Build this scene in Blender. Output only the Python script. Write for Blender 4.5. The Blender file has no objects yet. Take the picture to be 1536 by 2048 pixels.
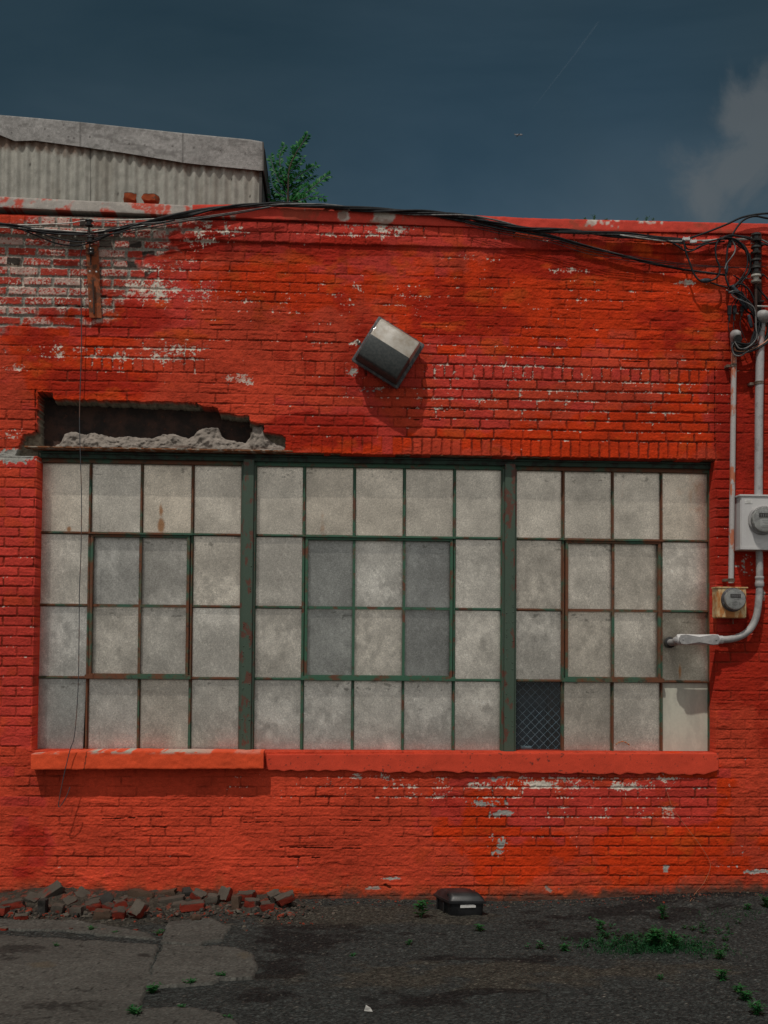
import bpy, bmesh, math, random
import numpy as np
from mathutils import Vector, Matrix, Euler
R = math.radians
scene = bpy.context.scene
COL = scene.collection
random.seed(7)

# ---------------------------------------------------------------- camera
YAW, PITCH, ROLL = 4.99827575e-02, 3.19017057e-02, 8.26188539e-03
FPX, CX, CY = 2200.0, 768.0, 1231.58
CAM = np.array([0.0, -7.6, 1.718])
_F = np.array([math.sin(YAW), math.cos(YAW), 0.0]); _R = np.array([math.cos(YAW), -math.sin(YAW), 0.0]); _U = np.array([0, 0, 1.0])
_F, _U = _F*math.cos(PITCH)+_U*math.sin(PITCH), _U*math.cos(PITCH)-_F*math.sin(PITCH)
_R, _U = _R*math.cos(ROLL)+_U*math.sin(ROLL), _U*math.cos(ROLL)-_R*math.sin(ROLL)
cd = bpy.data.cameras.new('camera'); cam = bpy.data.objects.new('camera', cd); COL.objects.link(cam)
cd.sensor_fit = 'HORIZONTAL'; cd.sensor_width = 36.0; cd.lens = 36.0*FPX/1536.0
cd.shift_y = (CY-1024.0)/1536.0
cd.clip_start = 0.05; cd.clip_end = 20000
mw = Matrix.Identity(4)
for i in range(3):
    mw[i][0] = _R[i]; mw[i][1] = _U[i]; mw[i][2] = -_F[i]; mw[i][3] = CAM[i]
cam.matrix_world = mw
scene.camera = cam

def ray(px, py):
    return _F*FPX + _R*(px-CX) - _U*(py-CY)
def P(px, py, Y=0.0):                 # a point seen in the photograph, on the upright plane y = Y
    d = ray(px, py); t = (Y-CAM[1])/d[1]; return Vector(CAM+d*t)
def G(px, py, z=0.0):                 # the same on a level plane
    d = ray(px, py); t = (z-CAM[2])/d[2]; return Vector(CAM+d*t)
def proj(X, Y, Z):
    dx, dy, dz = X-CAM[0], Y-CAM[1], Z-CAM[2]
    w = dx*_F[0]+dy*_F[1]+dz*_F[2]
    return CX+FPX*(dx*_R[0]+dy*_R[1]+dz*_R[2])/w, CY-FPX*(dx*_U[0]+dy*_U[1]+dz*_U[2])/w
PX = 7.6/2200.0                       # metres per photo pixel on the wall

# ---------------------------------------------------------------- light
SUN = Vector((-0.47, -1.0, 2.0)).normalized()
sd = bpy.data.lights.new('sun', 'SUN'); sd.energy = 3.9; sd.angle = R(0.8); sd.color = (1.0, 0.95, 0.87)
so = bpy.data.objects.new('sun', sd); COL.objects.link(so); so.location = (-4, -8, 14)
so.rotation_euler = SUN.to_track_quat('Z', 'Y').to_euler()
scene.view_settings.view_transform = 'Standard'; scene.view_settings.look = 'None'
scene.view_settings.exposure = -0.8; scene.view_settings.gamma = 1.0

class NT:
    """short hand for node trees"""
    def __init__(s, tree): s.t = tree; s.n = tree.nodes; s.l = tree.links; s.n.clear()
    def new(s, typ, **kw):
        nd = s.n.new(typ)
        for k, v in kw.items(): setattr(nd, k, v)
        return nd
    def put(s, sock, v):
        if isinstance(v, bpy.types.NodeSocket): s.l.new(v, sock)
        elif v is not None:
            if isinstance(v, tuple) and len(v) == 3 and sock.type == 'RGBA': v = v+(1,)
            sock.default_value = v
    def pos(s): return s.new('ShaderNodeNewGeometry').outputs['Position']
    def attr(s, name): return s.new('ShaderNodeAttribute', attribute_name=name).outputs['Color']
    def mapping(s, v, scale=(1,1,1), rot=(0,0,0), loc=(0,0,0)):
        m = s.new('ShaderNodeMapping'); s.put(m.inputs[0], v); m.inputs[1].default_value = loc
        m.inputs[2].default_value = rot; m.inputs[3].default_value = scale; return m.outputs[0]
    def noise(s, vec, scale, detail=4, rough=0.6, dist=0.0):
        m = s.new('ShaderNodeTexNoise'); s.put(m.inputs['Vector'], vec); m.inputs['Scale'].default_value = scale
        m.inputs['Detail'].default_value = detail; m.inputs['Roughness'].default_value = rough; m.inputs['Distortion'].default_value = dist
        return m.outputs[0]
    def vor(s, vec, scale, out='Distance', feature='F1'):
        m = s.new('ShaderNodeTexVoronoi', feature=feature); s.put(m.inputs['Vector'], vec); m.inputs['Scale'].default_value = scale
        return m.outputs[out]
    def ramp(s, f, stops):
        m = s.new('ShaderNodeValToRGB'); s.put(m.inputs[0], f); e = m.color_ramp.elements
        while len(e) < len(stops): e.new(0.5)
        for i, (p, c) in enumerate(stops):
            e[i].position = p; e[i].color = (c, c, c, 1) if not isinstance(c, tuple) else tuple(c)+(1,)
        return m.outputs[0]
    def mix(s, f, a, b, mode='MIX'):
        m = s.new('ShaderNodeMix', data_type='RGBA', blend_type=mode); s.put(m.inputs[0], f)
        s.put(m.inputs[6], a); s.put(m.inputs[7], b); return m.outputs[2]
    def math(s, op, a, b=None, c=None):
        m = s.new('ShaderNodeMath', operation=op); s.put(m.inputs[0], a)
        if b is not None: s.put(m.inputs[1], b)
        if c is not None: s.put(m.inputs[2], c)
        return m.outputs[0]
    def smooth(s, v, a, b):
        m = s.new('ShaderNodeMapRange', interpolation_type='SMOOTHSTEP'); s.put(m.inputs[0], v)
        m.inputs[1].default_value = a; m.inputs[2].default_value = b; return m.outputs[0]
    def bump(s, h, strength=0.5, dist=0.002, normal=None):
        m = s.new('ShaderNodeBump'); s.put(m.inputs['Height'], h); m.inputs['Strength'].default_value = strength
        m.inputs['Distance'].default_value = dist
        if normal is not None: s.put(m.inputs['Normal'], normal)
        return m.outputs[0]
    def pbr(s, col, rough=0.8, metal=0.0, normal=None, spec=0.5, **kw):
        b = s.new('ShaderNodeBsdfPrincipled'); s.put(b.inputs['Base Color'], col); s.put(b.inputs['Roughness'], rough)
        s.put(b.inputs['Metallic'], metal); s.put(b.inputs['Specular IOR Level'], spec)
        if normal is not None: s.put(b.inputs['Normal'], normal)
        for k, v in kw.items(): s.put(b.inputs[k], v)
        return b.outputs[0]
    def out(s, sh):
        o = s.new('ShaderNodeOutputMaterial'); s.l.new(sh, o.inputs[0])
def mat(name, fn):
    m = bpy.data.materials.new(name); m.use_nodes = True; n = NT(m.node_tree); n.out(fn(n)); return m

# world: Nishita sky, deep and dark beyond the building, bright broken cloud added behind the camera as fill light
w = bpy.data.worlds.new('World'); scene.world = w; w.use_nodes = True
n = NT(w.node_tree)
sky = n.new('ShaderNodeTexSky', sky_type='NISHITA'); sky.sun_disc = False
sky.sun_elevation = math.asin(SUN.z); sky.sun_rotation = math.atan2(SUN.x, SUN.y) % (2*math.pi)
sky.air_density = 1.0; sky.dust_density = 1.0; sky.ozone_density = 1.5
dirv = n.new('ShaderNodeTexCoord').outputs['Generated']
sep = n.new('ShaderNodeSeparateXYZ'); n.l.new(dirv, sep.inputs[0])
hsv = n.new('ShaderNodeHueSaturation'); hsv.inputs['Saturation'].default_value = 0.8; n.l.new(sky.outputs[0], hsv.inputs['Color'])
veil = n.noise(n.mapping(dirv, (1.2, 1.2, 4.5), (0, 0.25, 0)), 2.2, 5, 0.55, 0.4)
dark = n.mix(1.0, hsv.outputs[0], n.ramp(veil, [(0.3, (0.38, 0.53, 0.50)), (0.7, (0.72, 0.80, 0.70))]), 'MULTIPLY')
def blob(px, py, rad):
    d = Vector(ray(px, py)).normalized(); v = n.new('ShaderNodeVectorMath', operation='DISTANCE')
    n.l.new(dirv, v.inputs[0]); v.inputs[1].default_value = d
    return n.math('SUBTRACT', 1.0, n.math('DIVIDE', v.outputs['Value'], rad))
cn = n.noise(n.mapping(dirv, (1, 1, 1.2)), 16, 8, 0.60, 0.5)
cl = n.math('MAXIMUM', n.math('MAXIMUM', n.math('MAXIMUM', blob(1535, 255, 0.066), blob(1478, 235, 0.040)), blob(1490, 330, 0.055)), n.math('MULTIPLY', blob(1410, 400, 0.065), 0.7))
cl = n.smooth(n.math('ADD', n.math('MULTIPLY', cl, 1.1), n.math('MULTIPLY', n.math('SUBTRACT', cn, 0.5), 1.7)), 0.18, 0.85)
dark = n.mix(1.0, dark, n.ramp(sep.outputs[2], [(0.1, (1.05, 1.05, 1.05)), (0.30, (1.0, 1.0, 1.0)), (0.48, (.62, .76, .78))]), 'MULTIPLY')
glow = n.smooth(n.math('MAXIMUM', blob(950, 340, 0.24), blob(1250, 180, 0.14)), 0.0, 1.0)
dark = n.mix(glow, dark, n.mix(1.0, dark, (0.95, 1.04, 1.12), 'MULTIPLY'))
dark = n.mix(n.math('MULTIPLY', cl, 0.60), dark, (2.7, 2.95, 3.1))
cn2 = n.noise(n.mapping(dirv, (1, 1, 1.6)), 3.0, 6, 0.6, 0.3)
bright = n.mix(n.smooth(cn2, 0.4, 0.6), (8.4, 8.8, 9.2), (13.6, 13.2, 12.6))
back = n.smooth(n.math('MULTIPLY', sep.outputs[1], -1.0), 0.0, 0.55)
col = n.mix(back, dark, bright)
bg = n.new('ShaderNodeBackground'); n.l.new(col, bg.inputs[0]); bg.inputs[1].default_value = 0.075
wo = n.new('ShaderNodeOutputWorld'); n.l.new(bg.outputs[0], wo.inputs[0])

# ---------------------------------------------------------------- helpers
def tag(o, label=None, cat=None, group=None, kind=None):
    if label: o['label'] = label
    if cat: o['category'] = cat
    if group: o['group'] = group
    if kind: o['kind'] = kind
    return o
def empty(name, loc=(0, 0, 0), *a, **k):
    o = bpy.data.objects.new(name, None); COL.objects.link(o); o.location = loc; o.empty_display_size = 0.1
    return tag(o, *a, **k)
def place(o, parent):
    COL.objects.link(o)
    if parent is not None:
        o.parent = parent
        p = parent; m = Vector((0, 0, 0))
        while p is not None: m += p.location; p = p.parent
        o.location = -m if o.type == 'MESH' and not o.get('_local') else o.location
    return o
class MB:
    """collects solid shapes in world space, then links them as ONE mesh object"""
    def __init__(s): s.b = bmesh.new()
    def box(s, c, size, rot=None, bev=0.0):
        t = bmesh.new(); bmesh.ops.create_cube(t, size=1.0)
        for v in t.verts: v.co = Vector((v.co.x*size[0], v.co.y*size[1], v.co.z*size[2]))
        if bev > 0: bmesh.ops.bevel(t, geom=list(t.edges), offset=bev, segments=2, affect='EDGES')
        M = Matrix.Translation(Vector(c)) @ (rot.to_4x4() if rot is not None else Matrix.Identity(4))
        t.transform(M); s.join(t); return s
    def span(s, a, b, bev=0.0):
        a, b = Vector(a), Vector(b); return s.box((a+b)/2, [abs(q) for q in (b-a)], None, bev)
    def join(s, t):
        me = bpy.data.meshes.new('tmp'); t.to_mesh(me); s.b.from_mesh(me); bpy.data.meshes.remove(me); t.free()
    def tube(s, pts, r, seg=8, cap=True):
        pts = [Vector(p) for p in pts]; rr = r if isinstance(r, (list, tuple)) else [r]*len(pts)
        rings = []; up = None
        for i, p in enumerate(pts):
            d = (pts[min(i+1, len(pts)-1)]-pts[max(i-1, 0)]).normalized()
            if up is None: up = d.orthogonal().normalized()
            up = (up-d*up.dot(d)).normalized(); q = d.cross(up)
            rings.append([s.b.verts.new(p+(up*math.cos(a)+q*math.sin(a))*rr[i]) for a in [2*math.pi*k/seg for k in range(seg)]])
        for A, B in zip(rings, rings[1:]):
            for k in range(seg): s.b.faces.new((A[k], A[(k+1) % seg], B[(k+1) % seg], B[k]))
        if cap: s.b.faces.new(rings[0][::-1]); s.b.faces.new(rings[-1])
        return s
    def lathe(s, o, axis, prof, seg=28, cap=True):
        """prof: (distance along axis, radius)"""
        axis = Vector(axis).normalized(); u = axis.orthogonal().normalized(); v = axis.cross(u); o = Vector(o); rings = []
        for h, r in prof:
            rings.append([s.b.verts.new(o+axis*h+(u*math.cos(a)+v*math.sin(a))*max(r, 1e-4)) for a in [2*math.pi*k/seg for k in range(seg)]])
        for A, B in zip(rings, rings[1:]):
            for k in range(seg): s.b.faces.new((A[k], A[(k+1) % seg], B[(k+1) % seg], B[k]))
        if cap: s.b.faces.new(rings[0][::-1]); s.b.faces.new(rings[-1])
        return s
    def prism(s, A, B):
        a = [s.b.verts.new(Vector(p)) for p in A]; b = [s.b.verts.new(Vector(p)) for p in B]
        s.b.faces.new(a); s.b.faces.new(b[::-1]); k = len(a)
        for i in range(k): s.b.faces.new((a[i], b[i], b[(i+1) % k], a[(i+1) % k]))
        return s
    def loft(s, rings, cap=True):
        R_ = [[s.b.verts.new(Vector(p)) for p in r] for r in rings]
        for A, B in zip(R_, R_[1:]):
            k = len(A)
            for i in range(k): s.b.faces.new((A[i], A[(i+1) % k], B[(i+1) % k], B[i]))
        if cap: s.b.faces.new(R_[0][::-1]); s.b.faces.new(R_[-1])
        return s
    def face(s, pts): s.b.faces.new([s.b.verts.new(Vector(p)) for p in pts]); return s
    def build(s, name, m, parent=None, smooth=None, label=None, fix=True):
        if fix: bmesh.ops.recalc_face_normals(s.b, faces=list(s.b.faces))
        me = bpy.data.meshes.new(name); s.b.to_mesh(me); s.b.free(); me.materials.append(m)
        if smooth is not None:
            for p in me.polygons: p.use_smooth = True
            if smooth < 180: me.set_sharp_from_angle(angle=R(smooth))
        o = bpy.data.objects.new(name, me); place(o, parent)
        if label: o['label'] = label
        return o
def spline(pts, k=8):
    pts = [Vector(p) for p in pts]; P_ = [2*pts[0]-pts[1]]+pts+[2*pts[-1]-pts[-2]]; out = []
    for i in range(1, len(P_)-2):
        a, b, c, d = P_[i-1:i+3]
        for j in range(k):
            t = j/k; out.append(0.5*((2*b)+(c-a)*t+(2*a-5*b+4*c-d)*t*t+(3*b-a-3*c+d)*t**3))
    out.append(pts[-1]); return out

# numpy noise
_lat = {}
def vnoise(x, y, seed):
    if seed not in _lat: _lat[seed] = np.random.RandomState(seed).rand(256, 256).astype(np.float32)
    L = _lat[seed]; xi = np.floor(x).astype(np.int64); yi = np.floor(y).astype(np.int64)
    fx = (x-xi).astype(np.float32); fy = (y-yi).astype(np.float32); fx = fx*fx*(3-2*fx); fy = fy*fy*(3-2*fy)
    a, b, c, d = xi & 255, (xi+1) & 255, yi & 255, (yi+1) & 255
    return (L[a, c]*(1-fx)+L[b, c]*fx)*(1-fy)+(L[a, d]*(1-fx)+L[b, d]*fx)*fy
def fbm(x, y, o, seed, g=0.5):
    s = 0; amp = 1; t = 0
    for i in range(o):
        s = s+amp*vnoise(x*2**i+17.3*i, y*2**i+5.1*i, seed+i); t += amp; amp *= g
    return s/t
def sst(v, a, b):
    t = np.clip((v-a)/(b-a), 0, 1); return t*t*(3-2*t)
def lerp(a, b, t): return a+(b-a)*t
def blobs(x, y, L):
    m = np.zeros_like(x)
    for (cx, cy, rx, ry, s) in L:
        r = np.sqrt(((x-cx)/rx)**2+((y-cy)/ry)**2); m = np.maximum(m, s*np.clip(1.35-0.75*r, 0, 1))
    return m
def inpoly(x, y, poly):
    ins = np.zeros(x.shape, bool); k = len(poly)
    for i in range(k):
        x1, y1 = poly[i]; x2, y2 = poly[(i+1) % k]
        if y1 == y2: continue
        c = ((y1 > y) != (y2 > y)) & (x < (x2-x1)*(y-y1)/(y2-y1)+x1); ins ^= c
    return ins
def hash2(a, b, s=0):
    v = np.sin(a*127.1+b*311.7+s*74.7)*43758.5453; return v-np.floor(v)
def grid_mesh(name, XYZ, keep, m, parent=None, col=None, smooth=True):
    """XYZ (rows, cols, 3) -> one mesh; keep masks the cells"""
    nr, nc = XYZ.shape[:2]
    idx = np.arange(nr*nc).reshape(nr, nc)
    q = np.stack([idx[:-1, :-1], idx[:-1, 1:], idx[1:, 1:], idx[1:, :-1]], -1)[keep]
    used = np.zeros(nr*nc, bool); used[q.ravel()] = True; rem = np.cumsum(used)-1
    q = rem[q].astype(np.int32); co = XYZ.reshape(-1, 3)[used].astype(np.float32)
    me = bpy.data.meshes.new(name); me.vertices.add(len(co)); me.vertices.foreach_set('co', co.ravel())
    me.loops.add(q.size); me.loops.foreach_set('vertex_index', q.ravel())
    me.polygons.add(len(q)); me.polygons.foreach_set('loop_start', np.arange(0, q.size, 4, dtype=np.int32))
    me.polygons.foreach_set('loop_total', np.full(len(q), 4, np.int32))
    if smooth: me.polygons.foreach_set('use_smooth', np.ones(len(q), bool))
    me.update(calc_edges=True)
    if col is not None:
        c = np.ones((len(co), 4), np.float32); c[:, :col.shape[-1]] = col.reshape(-1, col.shape[-1])[used]
        at = me.color_attributes.new('tint', 'FLOAT_COLOR', 'POINT'); at.data.foreach_set('color', c.ravel())
    me.materials.append(m); o = bpy.data.objects.new(name, me); place(o, parent); return o

# ---------------------------------------------------------------- materials
def f_wall(n):
    p = n.pos(); c = n.attr('tint')
    f1 = n.noise(p, 190, 3, 0.7); f2 = n.noise(p, 45, 4, 0.65)
    c = n.mix(1.0, c, n.ramp(f1, [(0.25, 0.80), (0.75, 1.17)]), 'MULTIPLY')
    c = n.mix(1.0, c, n.ramp(f2, [(0.3, 0.90), (0.7, 1.08)]), 'MULTIPLY')
    h = n.math('ADD', n.math('MULTIPLY', f1, 0.5), f2)
    return n.pbr(c, 0.85, 0, n.bump(h, 0.8, 0.005), 0.12)
M_wall = mat('painted_brick', f_wall)
def f_attr(rough=0.9, amt=0.2, scale=160, bump=0.5, dist=0.003, metal=0.0, spec=0.3):
    def f(n):
        p = n.pos(); f1 = n.noise(p, scale, 4, 0.7)
        c = n.mix(1.0, n.attr('tint'), n.ramp(f1, [(0.25, 1-amt), (0.75, 1+amt)]), 'MULTIPLY')
        return n.pbr(c, rough, metal, n.bump(f1, bump, dist), spec)
    return f
def f_two(a, b, scale=12, lo=0.45, hi=0.6, rough=0.7, metal=0.0, fine=140, fa=0.15, bump=0.3, dist=0.002, stretch=(1, 1, 1), spec=0.4, third=None):
    def f(n):
        p = n.pos(); m = n.smooth(n.noise(n.mapping(p, stretch), scale, 5, 0.65), lo, hi); f1 = n.noise(p, fine, 3, 0.7)
        c = n.mix(m, a, b)
        if third: c = n.mix(n.smooth(n.noise(p, third[1], 4, 0.7), third[2], third[3]), c, third[0])
        c = n.mix(1.0, c, n.ramp(f1, [(0.25, 1-fa), (0.75, 1+fa)]), 'MULTIPLY')
        h = n.math('ADD', n.math('MULTIPLY', m, -0.4), n.math('MULTIPLY', f1, 0.5))
        return n.pbr(c, rough, metal, n.bump(h, bump, dist), spec)
    return f
RUST = (0.115, 0.042, 0.02)
M_green = mat('green_frame_paint', f_two((0.035, 0.105, 0.062), RUST, 9, 0.50, 0.62, 0.6, third=((0.035, 0.03, 0.02), 30, 0.56, 0.7), bump=0.5))
M_greenrust = mat('rusty_frame', f_two((0.035, 0.095, 0.058), (0.13, 0.045, 0.018), 6, 0.38, 0.55, 0.7, third=((0.03, 0.025, 0.018), 30, 0.55, 0.7), bump=0.5))
M_mull = mat('mullion_paint', f_two((0.050, 0.080, 0.056), (0.10, 0.038, 0.024), 18, 0.54, 0.60, 0.55, third=((0.04, 0.06, 0.04), 60, 0.62, 0.72), bump=0.5, stretch=(1, 1, 0.5)))
M_head = mat('head_member', f_two((0.03, 0.062, 0.045), (0.02, 0.02, 0.016), 11, 0.45, 0.6, 0.75, third=((0.10, 0.04, 0.02), 22, 0.6, 0.72)))
M_rustbeam = mat('rusty_steel', f_two((0.055, 0.028, 0.02), (0.02, 0.014, 0.012), 7, 0.4, 0.6, 0.85, bump=0.6, third=((0.10, 0.035, 0.018), 25, 0.58, 0.72)))
M_angle = mat('rusty_angle', f_two((0.20, 0.075, 0.03), (0.33, 0.28, 0.22), 20, 0.5, 0.6, 0.9, bump=0.7, stretch=(1, 1, 3)))
M_dark = mat('dark_cavity', f_two((0.02, 0.018, 0.016), (0.035, 0.03, 0.028), 5, 0.4, 0.6, 0.9))
M_inner = mat('interior_plaster', f_two((0.05, 0.055, 0.06), (0.03, 0.03, 0.035), 2, 0.4, 0.6, 0.9))
M_roof = mat('roof_felt', f_two((0.06, 0.058, 0.055), (0.10, 0.095, 0.09), 3, 0.4, 0.6, 0.95))
M_attr = mat('weathered', f_attr())
M_black = mat('cable_jacket', f_two((0.012, 0.013, 0.015), (0.022, 0.023, 0.025), 30, 0.45, 0.6, 0.6, spec=0.2, bump=0.2))
M_grayc = mat('aged_cable', f_two((0.16, 0.155, 0.15), (0.05, 0.05, 0.052), 14, 0.45, 0.6, 0.5))
M_alu = mat('bare_aluminium_wire', f_two((0.42, 0.40, 0.37), (0.22, 0.2, 0.18), 25, 0.45, 0.65, 0.5, 0.3))
M_copper = mat('orange_wire', f_two((0.50, 0.22, 0.13), (0.35, 0.16, 0.1), 25, 0.45, 0.65, 0.6))
M_silver = mat('silver_connector', f_two((0.62, 0.62, 0.60), (0.4, 0.39, 0.36), 40, 0.5, 0.7, 0.4, 0.5))
M_tape = mat('splice_tape', f_two((0.02, 0.028, 0.036), (0.045, 0.058, 0.07), 50, 0.4, 0.6, 0.7, spec=.2))
M_pipe = mat('chalky_conduit_paint', f_two((0.41, 0.385, 0.375), (0.44, 0.14, 0.07), 9, 0.54, 0.60, 0.6, third=((0.25, 0.22, 0.2), 30, 0.56, 0.75), stretch=(1, 1, 0.35), bump=0.4))
M_pipe2 = mat('galvanised_conduit', f_two((0.37, 0.36, 0.36), (0.5, 0.12, 0.08), 7, 0.59, 0.66, 0.55, 0.1, third=((0.26, 0.25, 0.25), 20, 0.5, 0.7), stretch=(1, 1, 0.4)))
M_pipe3 = mat('smooth_grey_conduit', f_two((0.25, 0.242, 0.24), (0.36, 0.35, 0.34), 14, 0.4, 0.6, 0.62, 0.0, bump=0.25))
M_strap = mat('rusty_strap', f_two((0.12, 0.085, 0.06), (0.2, 0.16, 0.13), 30, 0.4, 0.6, 0.7, 0.3))
M_box = mat('grey_enamel_box', f_two((0.46, 0.445, 0.445), (0.52, 0.51, 0.50), 5, 0.35, 0.65, 0.5, bump=0.1, fa=0.06))
M_rustbox = mat('rust_streaked_box', f_two((0.58, 0.42, 0.22), (0.42, 0.16, 0.04), 11, 0.42, 0.58, 0.65, stretch=(2.2, 1, 0.7), third=((0.16, 0.10, 0.06), 30, 0.6, 0.75)))
M_face = mat('meter_face', f_two((0.42, 0.41, 0.39), (0.3, 0.29, 0.28), 30, 0.45, 0.6, 0.6))
M_lcd = mat('meter_display', f_two((0.06, 0.045, 0.045), (0.08, 0.07, 0.065), 60, 0.4, 0.6, 0.3))
M_ink = mat('printed_ink', f_two((0.03, 0.03, 0.03), (0.06, 0.06, 0.06), 80, 0.4, 0.6, 0.8))
M_paper = mat('white_label', f_two((0.55, 0.54, 0.52), (0.4, 0.39, 0.37), 40, 0.5, 0.7, 0.7))
M_glassd = mat('clear_meter_glass', lambda n: n.pbr((0.9, 0.93, 0.93), 0.06, 0, None, 0.5, **{'Transmission Weight': 1.0, 'IOR': 1.12}))
M_cer = mat('glazed_insulator', f_two((0.02, 0.02, 0.02), (0.04, 0.035, 0.03), 30, 0.4, 0.6, 0.25))
M_cerw = mat('grey_insulator', f_two((0.36, 0.34, 0.30), (0.2, 0.19, 0.17), 30, 0.45, 0.7, 0.4))
M_bracket = mat('rusty_bracket', f_two((0.30, 0.07, 0.02), (0.10, 0.04, 0.02), 22, 0.42, 0.6, 0.8, bump=0.5))
M_housing = mat('dark_lamp_housing', f_two((0.036, 0.042, 0.042), (0.055, 0.06, 0.058), 60, 0.4, 0.6, 0.55, bump=0.3))
M_rim = mat('lamp_rim', f_two((0.05, 0.05, 0.055), (0.13, 0.12, 0.12), 25, 0.45, 0.65, 0.5))
def f_lens(n):
    p = n.pos(); u = n.mapping(p, (1, 1, 1), (0, R(33.5), 0)); w1 = n.new('ShaderNodeTexWave', wave_type='BANDS', bands_direction='X'); n.put(w1.inputs[0], u); w1.inputs[1].default_value = 55
    w2 = n.new('ShaderNodeTexWave', wave_type='BANDS', bands_direction='Z'); n.put(w2.inputs[0], u); w2.inputs[1].default_value = 55
    g = n.math('ADD', w1.outputs[1], w2.outputs[1]); f = n.noise(p, 16, 4, 0.6)
    c = n.mix(n.smooth(f, 0.35, 0.7), (0.50, 0.46, 0.40), (0.36, 0.30, 0.23))
    c = n.mix(1.0, c, n.ramp(n.math('MULTIPLY', g, 0.5), [(0, 0.66), (1, 1.12)]), 'MULTIPLY')
    return n.pbr(c, 0.28, 0, n.bump(g, 0.35, 0.002), 0.6, **{'Coat Weight': 0.4})
M_lens = mat('prismatic_lens', f_lens)
M_bait = mat('black_plastic', f_two((0.010, 0.011, 0.012), (0.022, 0.023, 0.024), 9, 0.4, 0.65, 0.42, bump=0.25, fine=500, spec=0.4))
def f_glass(n):
    p = n.pos(); c = n.attr('tint')
    fine = n.noise(p, 150, 3, 0.8); mid = n.noise(n.mapping(p, (1, 1, 1), (0, R(35), 0)), 60, 4, 0.75, 1.5)
    big = n.noise(p, 7, 3, 0.5)
    streak = n.noise(n.mapping(p, (0.35, 1, 2.2), (0, R(-38), 0)), 95, 3, 0.7)
    c = n.mix(1.0, c, n.ramp(fine, [(0.28, 0.72), (0.72, 1.34)]), 'MULTIPLY')
    h = n.math('ADD', n.math('MULTIPLY', mid, 0.30), n.math('ADD', n.math('MULTIPLY', streak, 0.28), n.math('MULTIPLY', fine, 0.5)))
    nb = n.bump(h, 0.55, 0.0022); nb = n.bump(big, 0.25, 0.012, nb)
    d = n.pbr(c, 0.42, 0.97, nb, 0.5)
    return d
M_glass = mat('patterned_glass', f_glass)
M_board = mat('flat_board_pane', f_two((0.49, 0.485, 0.40), (0.42, 0.415, 0.345), 4, 0.4, 0.6, 0.7, fine=60, fa=0.06, stretch=(3, 1, 1), bump=0.1))
def f_clear(n):
    p = n.pos(); fr = n.new('ShaderNodeLayerWeight'); fr.inputs[0].default_value = 0.25
    tr = n.new('ShaderNodeBsdfTransparent'); tr.inputs[0].default_value = (0.72, 0.80, 0.84, 1)
    gl = n.new('ShaderNodeBsdfGlossy'); gl.inputs[0].default_value = (0.9, 0.95, 1, 1); gl.inputs[1].default_value = 0.12
    m = n.new('ShaderNodeMixShader'); n.put(m.inputs[0], 0.03); n.l.new(tr.outputs[0], m.inputs[1]); n.l.new(gl.outputs[0], m.inputs[2])
    df = n.new('ShaderNodeBsdfDiffuse'); df.inputs[0].default_value = (0.3, 0.32, 0.33, 1)
    m2 = n.new('ShaderNodeMixShader'); n.put(m2.inputs[0], n.math('MULTIPLY', n.noise(p, 12, 5, 0.7), 0.05)); n.l.new(m.outputs[0], m2.inputs[1]); n.l.new(df.outputs[0], m2.inputs[2])
    return m2.outputs[0]
M_clear = mat('dusty_clear_glass', f_clear)
M_wire = mat('galvanised_wire_mesh', f_two((0.62, 0.66, 0.70), (0.4, 0.42, 0.44), 30, 0.4, 0.7, 0.5))
M_blue = mat('dim_interior_blue', f_two((0.032, 0.058, 0.082), (0.05, 0.08, 0.11), 4, 0.4, 0.6, 0.6))
M_brown = mat('brown_timber', f_two((0.09, 0.05, 0.04), (0.05, 0.035, 0.03), 8, 0.4, 0.6, 0.8))
def leafmat(name, a, b):
    def f(n):
        c = n.mix(n.noise(n.pos(), 18, 3), a, b)
        d = n.pbr(c, 0.5, 0, None, 0.3); t = n.new('ShaderNodeBsdfTranslucent'); n.put(t.inputs[0], c)
        m = n.new('ShaderNodeMixShader'); m.inputs[0].default_value = 0.3; n.l.new(d, m.inputs[1]); n.l.new(t.outputs[0], m.inputs[2]); return m.outputs[0]
    return mat(name, f)
M_leaf = leafmat('elm_leaf', (0.010, 0.085, 0.022), (0.026, 0.20, 0.04))
M_weed = leafmat('weed_leaf', (0.010, 0.070, 0.018), (0.026, 0.14, 0.035))
M_weedl = leafmat('wall_weed_leaf', (0.03, 0.12, 0.04), (0.06, 0.2, 0.06))
M_grass = leafmat('grass_blade', (0.007, 0.05, 0.018), (0.02, 0.10, 0.03))
M_bark = mat('bark', f_two((0.05, 0.04, 0.03), (0.08, 0.065, 0.05), 30, 0.4, 0.6, 0.9))

# ================================================================ THE BUILDING
bld = empty('brick_building', (0, 0, 0), 'long red painted brick building with a wide green steel factory window', 'building')

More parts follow.
